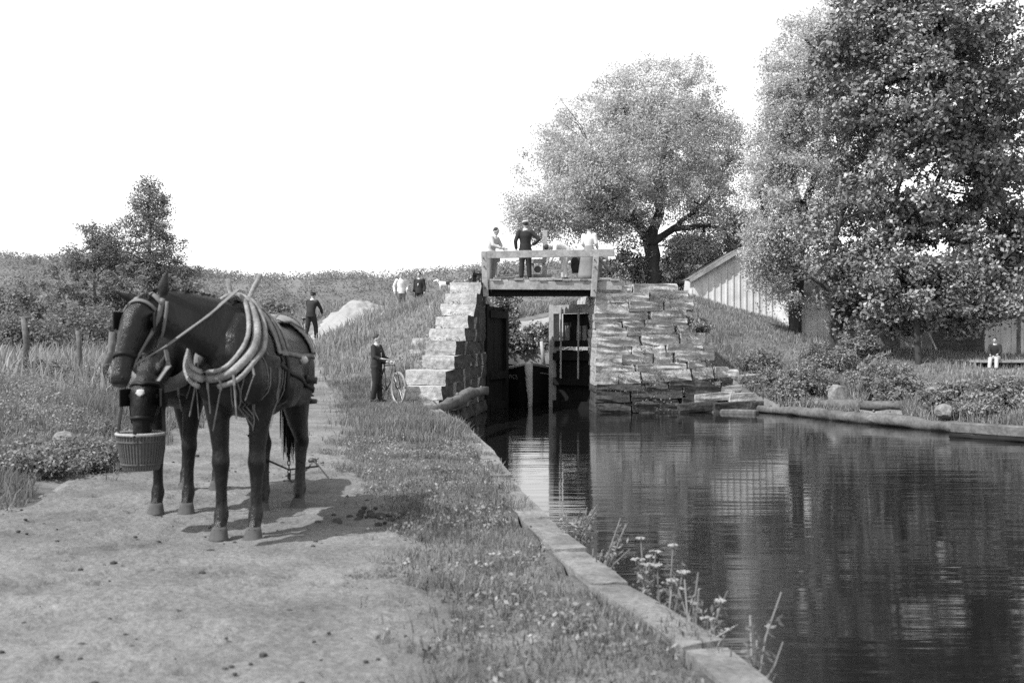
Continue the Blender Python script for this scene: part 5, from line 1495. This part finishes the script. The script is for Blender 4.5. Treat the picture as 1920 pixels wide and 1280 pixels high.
# ------------------------------------------------------------------ people
def person(label, loc, rz, h=1.72, J=None, top=None, legs=None, skirt=None, cap=None, hair='hairp', group=None, name='person', bend=None, shirt=None, braces=False):
    """local forward -y; joints in metres for a height of 1.72, scaled after"""
    j = dict(pel=(0, 0, .93), waist=(0, 0, 1.07), chest=(0, .005, 1.28), neck=(0, .0, 1.45), head=(0, -.015, 1.60), shL=(.185, 0, 1.40), elL=(.235, .03, 1.13), wrL=(.25, -.03, .89),
             hipL=(.09, 0, .91), knL=(.10, -.015, .50), anL=(.105, .02, .09))
    for k in ('sh', 'el', 'wr', 'hip', 'kn', 'an'):
        x, y, z = j[k + 'L']; j[k + 'R'] = (-x, y, z)
    j.update(J or {}); j = {k: Vector(v) for k, v in j.items()}; k = h / 1.72
    for q in j: j[q] = j[q] * k
    t = thing(name, label, 'person', loc, rz, group)
    up = (j['head'] - j['neck']).normalized()
    face = Vector(bend) if bend else Vector((0, -1, 0))
    face = (face - up * face.dot(up)).normalized(); side = up.cross(face)
    HM = Matrix((side * -1, face * -1, up)).transposed()       # local head axes
    hp = lambda x, y, z: j['head'] + HM @ (Vector((x, y, z)) * k)
    def limb(mb, a, b, c, r, g=0):
        mb.tube([j[a], j[a].lerp(j[b], .5), j[b], j[b].lerp(j[c], .45), j[c]], [(q + g) * k for q in r], 10)
    mb = MB()
    mb.tube([j['pel'] - Vector((0, 0, .06 * k)), j['pel'], j['waist'], j['chest'], j['chest'].lerp(j['neck'], .6), j['neck'] + up * .0], [(.13 * k, .10 * k), (.155 * k, .115 * k), (.135 * k, .10 * k), (.165 * k, .115 * k), (.15 * k, .09 * k), (.06 * k, .06 * k)], 14)
    mb.tube([j['neck'] - up * .06 * k, j['neck'].lerp(j['head'], .6)], [.062 * k, .055 * k], 10)
    mb.ball(hp(0, 0, .015), (.073 * k, .092 * k, .105 * k), 14, 10, HM)
    mb.ball(hp(0, -.02, -.055), (.052 * k, .066 * k, .062 * k), 12, 8, HM)                  # jaw
    mb.ball(hp(0, -.092, -.012), (.014 * k, .022 * k, .024 * k), 8, 6, HM)                   # nose
    for s in (-1, 1): mb.ball(hp(s * .074, .005, -.01), (.012 * k, .02 * k, .03 * k), 8, 6, HM)   # ears
    for S in 'LR':
        limb(mb, 'sh' + S, 'el' + S, 'wr' + S, (.055, .048, .042, .038, .028))
        limb(mb, 'hip' + S, 'kn' + S, 'an' + S, (.085, .075, .055, .055, .036))
        # foot inside the shoe
        mb.tube([j['an' + S] + Vector((0, .03, -.02)) * k, j['an' + S] + Vector((0, -.13, -.05)) * k], [.034 * k, .03 * k], 8)
    sk = remesh(mb, 'body', M['skin'], .019 * k, 2)
    # five fingers on each hand, rooted in the palm
    hm = MB(); hm.v = [tuple(v.co) for v in sk.vertices]; hm.f = [tuple(p.vertices) for p in sk.polygons]
    for S in 'LR':
        d = (j['wr' + S] - j['el' + S]).normalized(); sx = Vector((1 if S == 'L' else -1, 0, 0)); ac = d.cross(sx)
        ac = ac.normalized() if ac.length > .1 else Vector((0, 1, 0)); nn = ac.cross(d)
        w = j['wr' + S]
        hm.tube([w - d * .02 * k, w + d * .03 * k, w + d * .085 * k], [(.036 * k, .022 * k) if False else .024 * k, .034 * k, .03 * k], 8, side=tuple(ac))
        for q, L in ((-.027, .07), (-.009, .08), (.009, .075), (.027, .058)):
            a = w + (d * .08 + ac * q) * k; hm.tube([a, a + (d * L * .5 + nn * .004) * k, a + (d * L * .92 + nn * .022) * k], [.0088 * k, .008 * k, .006 * k], 6)
        a = w + (d * .03 - ac * .03) * k; hm.tube([a, a + (d * .03 - ac * .022) * k, a + (d * .065 - ac * .024) * k], [.011 * k, .01 * k, .007 * k], 6)
    link('body', hm.mesh('body', M['skin'], True), t)
    for s in (-1, 1):
        e = MB(); e.ball(hp(s * .030, -.079, .018), (.012 * k, .008 * k, .008 * k), 8, 5, HM); e.build('eye', M['hairp'], t, True)
    e = MB(); e.ball(hp(0, -.083, -.062), (.022 * k, .008 * k, .006 * k), 8, 5, HM); e.build('mouth', M['cloth_m'], t, True)
    # hair
    e = MB(); e.ball(hp(0, .018, .04), (.08 * k, .092 * k, .092 * k), 14, 10, HM)
    if skirt: e.ball(hp(0, .075, .07), (.05 * k, .05 * k, .045 * k), 10, 7, HM)
    e.build('hair', M[hair], t, True)
    if top:
        g = MB()
        g.tube([j['pel'] + Vector((0, 0, (-.10 if not skirt else .06))) * k, j['pel'] + Vector((0, 0, .08)) * k, j['waist'], j['chest'], j['chest'].lerp(j['neck'], .62), j['neck'] - up * .01 * k],
               [(.185 * k, .145 * k) if not skirt else (.13 * k, .11 * k), (.17 * k, .135 * k) if not skirt else (.125 * k, .105 * k), (.158 * k, .125 * k) if not skirt else (.135 * k, .11 * k), (.19 * k, .14 * k), (.175 * k, .115 * k), (.068 * k, .068 * k)], 16)
        for S in 'LR':
            limb(g, 'sh' + S, 'el' + S, 'wr' + S, (.072, .066, .06, .055, .048))
            g.ball(j['sh' + S] + Vector((0, 0, -.01)) * k, .078 * k, 10, 7)
        link(top[1], remesh(g, top[1], M[top[0]], .019 * k, 3), t)
        c = MB(); c.tube([j['neck'] - up * .03 * k, j['neck'] + up * .035 * k], [.073 * k, .065 * k], 12); c.build('collar', M[shirt or 'cloth_w'], t, True)
    if shirt and top:
        c = MB(); a = j['neck'] + face * .066 * k - up * .02 * k; b_ = j['waist'].lerp(j['chest'], .35) + face * .142 * k
        c.tube([a, a.lerp(b_, .35) + face * .02 * k, b_], [(.05 * k, .012), (.05 * k, .014), (.012 * k, .01)], 8, side=tuple(side)); c.build('shirt_front', M[shirt], t, True)
    if braces:
        for s in (-1, 1):
            c = MB(); c.tube([j['waist'] + Vector((s * .06, .13, -.06)) * k, j['chest'] + Vector((s * .08, .15, 0)) * k, j['neck'] + Vector((s * .09, .05, -.01)) * k], .012, 6); c.build('brace', M['cloth_d'], t)
    if legs and not skirt:
        g = MB(); g.tube([j['pel'] - Vector((0, 0, .08 * k)), j['pel'], j['waist'] - Vector((0, 0, .02 * k))], [(.16 * k, .125 * k), (.172 * k, .132 * k), (.15 * k, .12 * k)], 14)
        for S in 'LR': limb(g, 'hip' + S, 'kn' + S, 'an' + S, (.108, .098, .082, .078, .072))
        link('trousers', remesh(g, 'trousers', M[legs], .02 * k, 2), t)
    if skirt:
        g = MB(); fl = Vector((0, 0, .03)); n = 28; ct = j['waist']; cb = Vector((j['pel'].x, j['pel'].y + .03, 0)); rows = []
        for f in np.linspace(0, 1, 9):
            p = ct.lerp(cb + fl, f); r = (.128 + .10 * min(1, f * 3.2) ** .7 + .12 * f) * k
            for q in range(n):
                a = 2 * math.pi * q / n; w = 1 + .05 * f * math.sin(a * 9 + 1.3); g.v.append((p.x + r * w * math.cos(a), p.y + r * .92 * w * math.sin(a), p.z))
        for i in range(8):
            for q in range(n): g.f.append((i * n + q, i * n + (q + 1) % n, (i + 1) * n + (q + 1) % n, (i + 1) * n + q))
        g.f.append(tuple(range(n))[::-1]); g.f.append(tuple(8 * n + q for q in range(n))); g.build('skirt', M[skirt], t, True)
    for S in 'LR':
        g = MB(); a = j['an' + S]; fw = Vector((0, -1, 0))
        if 'toe' + S in j: fw = (j['toe' + S] - a); fw.z = 0; fw.normalize()
        g.tube([a - fw * .07 * k + Vector((0, 0, -.05)) * k, a - fw * .0 + Vector((0, 0, -.035)) * k, a + fw * .08 * k + Vector((0, 0, -.05)) * k, a + fw * .17 * k + Vector((0, 0, -.062)) * k], [(.036 * k, .038 * k), (.044 * k, .052 * k), (.046 * k, .038 * k), (.035 * k, .024 * k)], 10, side=(1, 0, 0))
        g.build('shoe', M['shoe'], t, True)
    if cap:
        g = MB(); g.ball(hp(0, .012, .088), (.098 * k, .112 * k, .044 * k), 16, 8, HM)
        g.tube([hp(0, .0, .05), hp(0, .0, .085)], [(.082 * k, .098 * k), (.086 * k, .102 * k)], 16, side=tuple(HM.col[0])); g.build('cap', M[cap], t, True)
        g = MB(); g.ball(hp(0, -.10, .055), (.07 * k, .06 * k, .008 * k), 14, 6, HM); g.build('cap_peak', M['leather'], t, True)
    return t

def make_bicycle(label, loc, rz):
    t = thing('bicycle', label, 'bicycle', loc, rz)       # rolls along local x, front wheel at +x
    r = .34
    for x, nm in ((.52, 'wheel'), (-.52, 'wheel')):
        mb = MB(); mb.tube([(r * math.cos(a), 0, r * math.sin(a)) for a in np.linspace(0, 2 * math.pi, 33)], .02, 8); w = mb.build('wheel', M['tyre'], t, True, (x, 0, r + .02))
        mb = MB(); mb.tube([((r - .025) * math.cos(a), 0, (r - .025) * math.sin(a)) for a in np.linspace(0, 2 * math.pi, 33)], .01, 6); mb.build('rim', M['nickel'], w, True)
        for q in range(14):
            a = 2 * math.pi * q / 14; mb = MB(); mb.tube([(0, .015 * (-1) ** q, 0), ((r - .03) * math.cos(a), 0, (r - .03) * math.sin(a))], .0025, 4); mb.build('spoke', M['nickel'], w)
        mb = MB(); mb.tube([(0, -.045, 0), (0, .045, 0)], .02, 8); mb.build('hub', M['iron'], w)
    bb = (-.08, 0, .30); seat = (-.2, 0, .83); hd = (.34, 0, .86); hd2 = (.37, 0, .68)
    mb = MB()
    for a, b in ((bb, seat), (seat, hd), (bb, hd2), (hd, hd2), ((-.52, .05, .36), bb), ((-.52, -.05, .36), bb), ((-.52, .05, .36), (-.2, 0, .78)), ((-.52, -.05, .36), (-.2, 0, .78))): mb.tube([a, b], .014, 8)
    mb.build('frame', M['iron'], t, True)
    mb = MB()
    for s in (-1, 1): mb.tube([(hd2[0], s * .01, hd2[2]), (.40, s * .05, .6), (.52, s * .05, .36)], .012, 7)
    mb.build('fork', M['iron'], t, True)
    mb = MB(); mb.tube([hd, (.32, 0, .96)], .012, 7); mb.tube([(.10, -.27, .99), (.22, -.26, 1.0), (.34, -.14, .97), (.36, 0, .96), (.34, .14, .97), (.22, .26, 1.0), (.10, .27, .99)], .013, 7); mb.build('handlebar', M['nickel'], t, True)
    for s in (-1, 1):
        mb = MB(); mb.tube([(.13, s * .268, .992), (.04, s * .27, .985)], .019, 8); mb.build('grip', M['leather'], t)
    mb = MB(); mb.tube([(-.32, 0, .90), (-.2, 0, .89), (-.06, 0, .90)], [(.09, .03), (.06, .03), (.02, .02)], 10, side=(0, 1, 0)); mb.tube([(-.2, 0, .82), (-.2, 0, .88)], .012, 6); mb.build('saddle', M['leather'], t, True)
    mb = MB(); mb.tube([(bb[0] + .085 * math.cos(a), .03, bb[2] + .085 * math.sin(a)) for a in np.linspace(0, 2 * math.pi, 21)], .008, 5); mb.tube([(bb[0], .04, bb[2]), (bb[0] + .1, .06, bb[2] - .12)], .01, 6); mb.tube([(bb[0], -.04, bb[2]), (bb[0] - .1, -.06, bb[2] + .12)], .01, 6); mb.build('crank', M['iron'], t)
    for s, z in ((1, -.12), (-1, .12)):
        mb = MB(); mb.box((bb[0] + s * .1, s * .10, bb[2] + z), (.08, .08, .02)); mb.build('pedal', M['leather'], t)
    return t

def build_people():
    gz = lambda x, y: land1(x, y)
    # boy standing at the path edge with a bicycle
    Y = 23.6; x = P(706, 0, Y).x; z = gz(x, Y) + .03
    person('boy in a dark jacket standing in the grass holding the handlebar of his bicycle', (x, Y, z), R(72), 1.5, dict(elL=(.25, -.08, 1.14), wrL=(.12, -.34, 1.03), elR=(-.25, -.06, 1.14), wrR=(-.16, -.33, 1.03), anL=(.08, -.06, .09), anR=(-.08, .06, .09)), ('cloth_d', 'jacket'), 'cloth_d', hair='hairp', shirt='cloth_l')
    bx = P(728, 0, Y - .15).x
    make_bicycle('bicycle with pale tyres and raised handlebar held by the boy', (bx, Y - .2, gz(bx, Y - .2) + .02), R(-58))
    # man wheeling a bicycle up the sand slope
    Y = 39.8; x = P(583, 0, Y).x; z = gz(x, Y) + .03
    person('man in dark clothes and cap pushing a bicycle up the sandy path', (x, Y, z), R(160), 1.84, dict(chest=(0, -.06, 1.27), neck=(0, -.10, 1.43), head=(0, -.14, 1.58), shL=(.18, -.09, 1.38), shR=(-.18, -.09, 1.38), elL=(.3, -.32, 1.15), wrL=(.3, -.5, 1.0), elR=(-.24, -.28, 1.12), wrR=(-.18, -.45, .98), anL=(.1, .25, .10), knL=(.1, .05, .5), anR=(-.1, -.2, .09), knR=(-.1, -.16, .5)), ('cloth_d', 'jacket'), 'cloth_d', cap='cloth_d')
    xx = x - .35
    make_bicycle('bicycle being pushed by the man on the sandy path', (xx, Y + .35, gz(xx, Y + .35) + .03), R(105))
    # two standing on the bank
    Y = 45.5; x = P(752, 0, Y).x
    person('man in white shirt standing on the grassy bank behind the sand heap', (x, Y, P(0, 587, Y).z), R(20), 1.72, dict(elL=(.30, .05, 1.16), wrL=(.22, -.14, .98), elR=(-.3, .05, 1.14), wrR=(-.29, -.05, .88)), ('cloth_w', 'shirt'), 'cloth_m')
    x = P(785, 0, Y).x
    person('man in open dark jacket over white shirt standing on the grassy bank', (x, Y + .3, P(0, 587, Y).z), R(-20), 1.76, None, ('cloth_d', 'jacket'), 'cloth_d', shirt='cloth_w')
    # on the bridge
    Y = 32.2; zd = DECK + .015
    Y = 31.4; x = P(985, 0, Y).x
    person('man in dark suit and pale cap seen from behind on the bridge, hand on hip', (x, 31.3, zd), R(180 + 8), 1.74, dict(elL=(.30, .06, 1.12), wrL=(.27, .02, .90), elR=(-.40, .10, 1.17), wrR=(-.21, .02, 1.03), anL=(.12, .02, .09), anR=(-.12, .0, .09)), ('cloth_d', 'jacket'), 'cloth_d', cap='cloth_l')
    x = P(921, 0, Y).x
    person('bareheaded man in pale shirt leaning on the rail at the left bridge post', (x, 31.35, zd - .12), R(62), 1.68, dict(chest=(0, -.08, 1.28), neck=(0, -.13, 1.44), head=(0, -.17, 1.58), shL=(.18, -.11, 1.39), shR=(-.18, -.11, 1.39), elL=(.24, -.22, 1.15), wrL=(.12, -.42, 1.08), elR=(-.24, -.2, 1.15), wrR=(-.14, -.42, 1.06)), ('cloth_l', 'shirt'), 'cloth_m')
    x = P(1104, 0, Y).x
    person('woman in white blouse and long grey skirt standing at the right post of the bridge', (x, 31.3, zd), R(150), 1.62, dict(elL=(.24, -.02, 1.14), wrL=(.2, -.2, 1.02), elR=(-.24, -.02, 1.14), wrR=(-.18, -.22, 1.02)), ('cloth_w', 'blouse'), skirt='cloth_m')
    x = P(1058, 0, Y).x
    person('stooping person in light clothes bent over the bridge deck beside the winding gear', (x, 31.5, zd), R(-70), 1.62, dict(pel=(0, .08, .90), waist=(0, .0, 1.02), chest=(0, -.24, 1.10), neck=(0, -.42, 1.08), head=(0, -.54, 1.03), shL=(.17, -.36, 1.07), shR=(-.17, -.36, 1.07), elL=(.22, -.42, .82), wrL=(.16, -.5, .60), elR=(-.22, -.42, .82), wrR=(-.16, -.5, .58), hipL=(.09, .08, .88), hipR=(-.09, .08, .88), knL=(.1, -.02, .48), knR=(-.1, 0, .48)), ('cloth_w', 'shirt'), 'cloth_l', bend=(0, -.5, -.8))
    x = P(1084, 0, Y + .3).x
    t = thing('coat', 'dark coat hanging over the rear rail of the bridge beside the woman', 'coat', (x, 31.7, DECK)); g = MB()
    n = 14
    rows = [(.72, .16, .05), (.62, .2, .07), (.45, .2, .08), (.25, .17, .06)]
    for zz, w, d in rows:
        for q in range(n):
            a = 2 * math.pi * q / n; s = 1 + .12 * math.sin(5 * a + zz * 9); g.v.append((w * s * math.cos(a), d * s * math.sin(a), zz))
    for i in range(3):
        for q in range(n): g.f.append((i * n + q, (i + 1) * n + q, (i + 1) * n + (q + 1) % n, i * n + (q + 1) % n))
    g.f.append(tuple(range(n))); g.f.append(tuple(3 * n + q for q in range(n))[::-1]); g.build('cloth', M['cloth_d'], t, True)
    mb = MB(); mb.beam((-.55, .0, .68), (.9, .0, .70), .05, .09); o = mb.build('rear_rail', M['timber_md'], bpy.data.objects['lock_bridge'], False, Vector((x, 31.82, DECK)) - Vector((.9, 31.3, DECK)))
    # child sitting on the landing
    Y = 33.35; x = P(1866, 0, Y).x; zp = P(0, 676, 33.2).z
    person('child in dark jersey and light trousers sitting on the edge of the boarded landing', (x, Y, zp - .33), R(-35), 1.35, dict(pel=(0, .1, .52), waist=(0, .1, .68), chest=(0, .04, .90), neck=(0, -.02, 1.07), head=(0, -.06, 1.22), shL=(.17, .0, 1.02), shR=(-.17, .0, 1.02), elL=(.22, -.06, .78), wrL=(.14, -.24, .68), elR=(-.22, -.06, .78), wrR=(-.14, -.24, .66), hipL=(.09, .08, .51), hipR=(-.09, .08, .51), knL=(.12, -.36, .50), knR=(-.12, -.34, .50), anL=(.13, -.48, .12), anR=(-.13, -.42, .12)), ('cloth_d', 'jersey'), 'cloth_l')
build_people()

def build_dog():
    Y = 39.0; c = P(836, 550, Y); z = c.z
    t = thing('dog', 'small white dog with a dark patch standing on the bank left of the bridge', 'dog', (c.x, Y, z), R(-8))
    mb = MB()       # local: head towards -x
    mb.tube([(-.24, 0, .33), (-.16, 0, .34), (0, 0, .33), (.14, 0, .35), (.22, 0, .34)], [(.06, .09), (.085, .115), (.075, .095), (.08, .10), (.05, .06)], 12, side=(0, 1, 0))
    mb.tube([(-.2, 0, .37), (-.28, 0, .44), (-.32, 0, .47)], [.065, .055, .05], 10)
    mb.tube([(-.28, 0, .48), (-.34, 0, .475), (-.40, 0, .455), (-.47, 0, .44)], [(.05, .05), (.055, .055), (.038, .036), (.024, .022)], 10, side=(0, 1, 0))
    for s in (-1, 1):
        mb.tube([(-.29, s * .045, .52), (-.27, s * .065, .49), (-.27, s * .07, .44)], [.012, .02, .01], 6)
        mb.tube([(-.18, s * .055, .30), (-.19, s * .055, .18), (-.18, s * .055, .09), (-.19, s * .055, .02), (-.215, s * .055, .012)], [.045, .03, .02, .021, .018], 8)
        mb.tube([(.17, s * .06, .32), (.15, s * .06, .22), (.21, s * .06, .12), (.19, s * .06, .02), (.165, s * .06, .012)], [.065, .048, .022, .02, .018], 8)
    mb.tube([(.22, 0, .38), (.30, 0, .44), (.36, 0, .50)], [.022, .016, .008], 6)
    sk = remesh(mb, 'body', M['dog'], .012, 3); link('body', sk, t)
    pt = patch(sk, 'dark_patch', M['cloth_d'], lambda p: (Vector((p.x - .12, p.z - .4))).length < .12 and p.z > .3, .004, .004); link('dark_patch', pt, t)
    for s in (-1, 1):
        e = MB(); e.ball((-.375, s * .035, .485), .008, 6, 4); e.build('eye', M['leather'], t)
    e = MB(); e.ball((-.49, 0, .447), .014, 8, 5); e.build('nose', M['leather'], t)
build_dog()
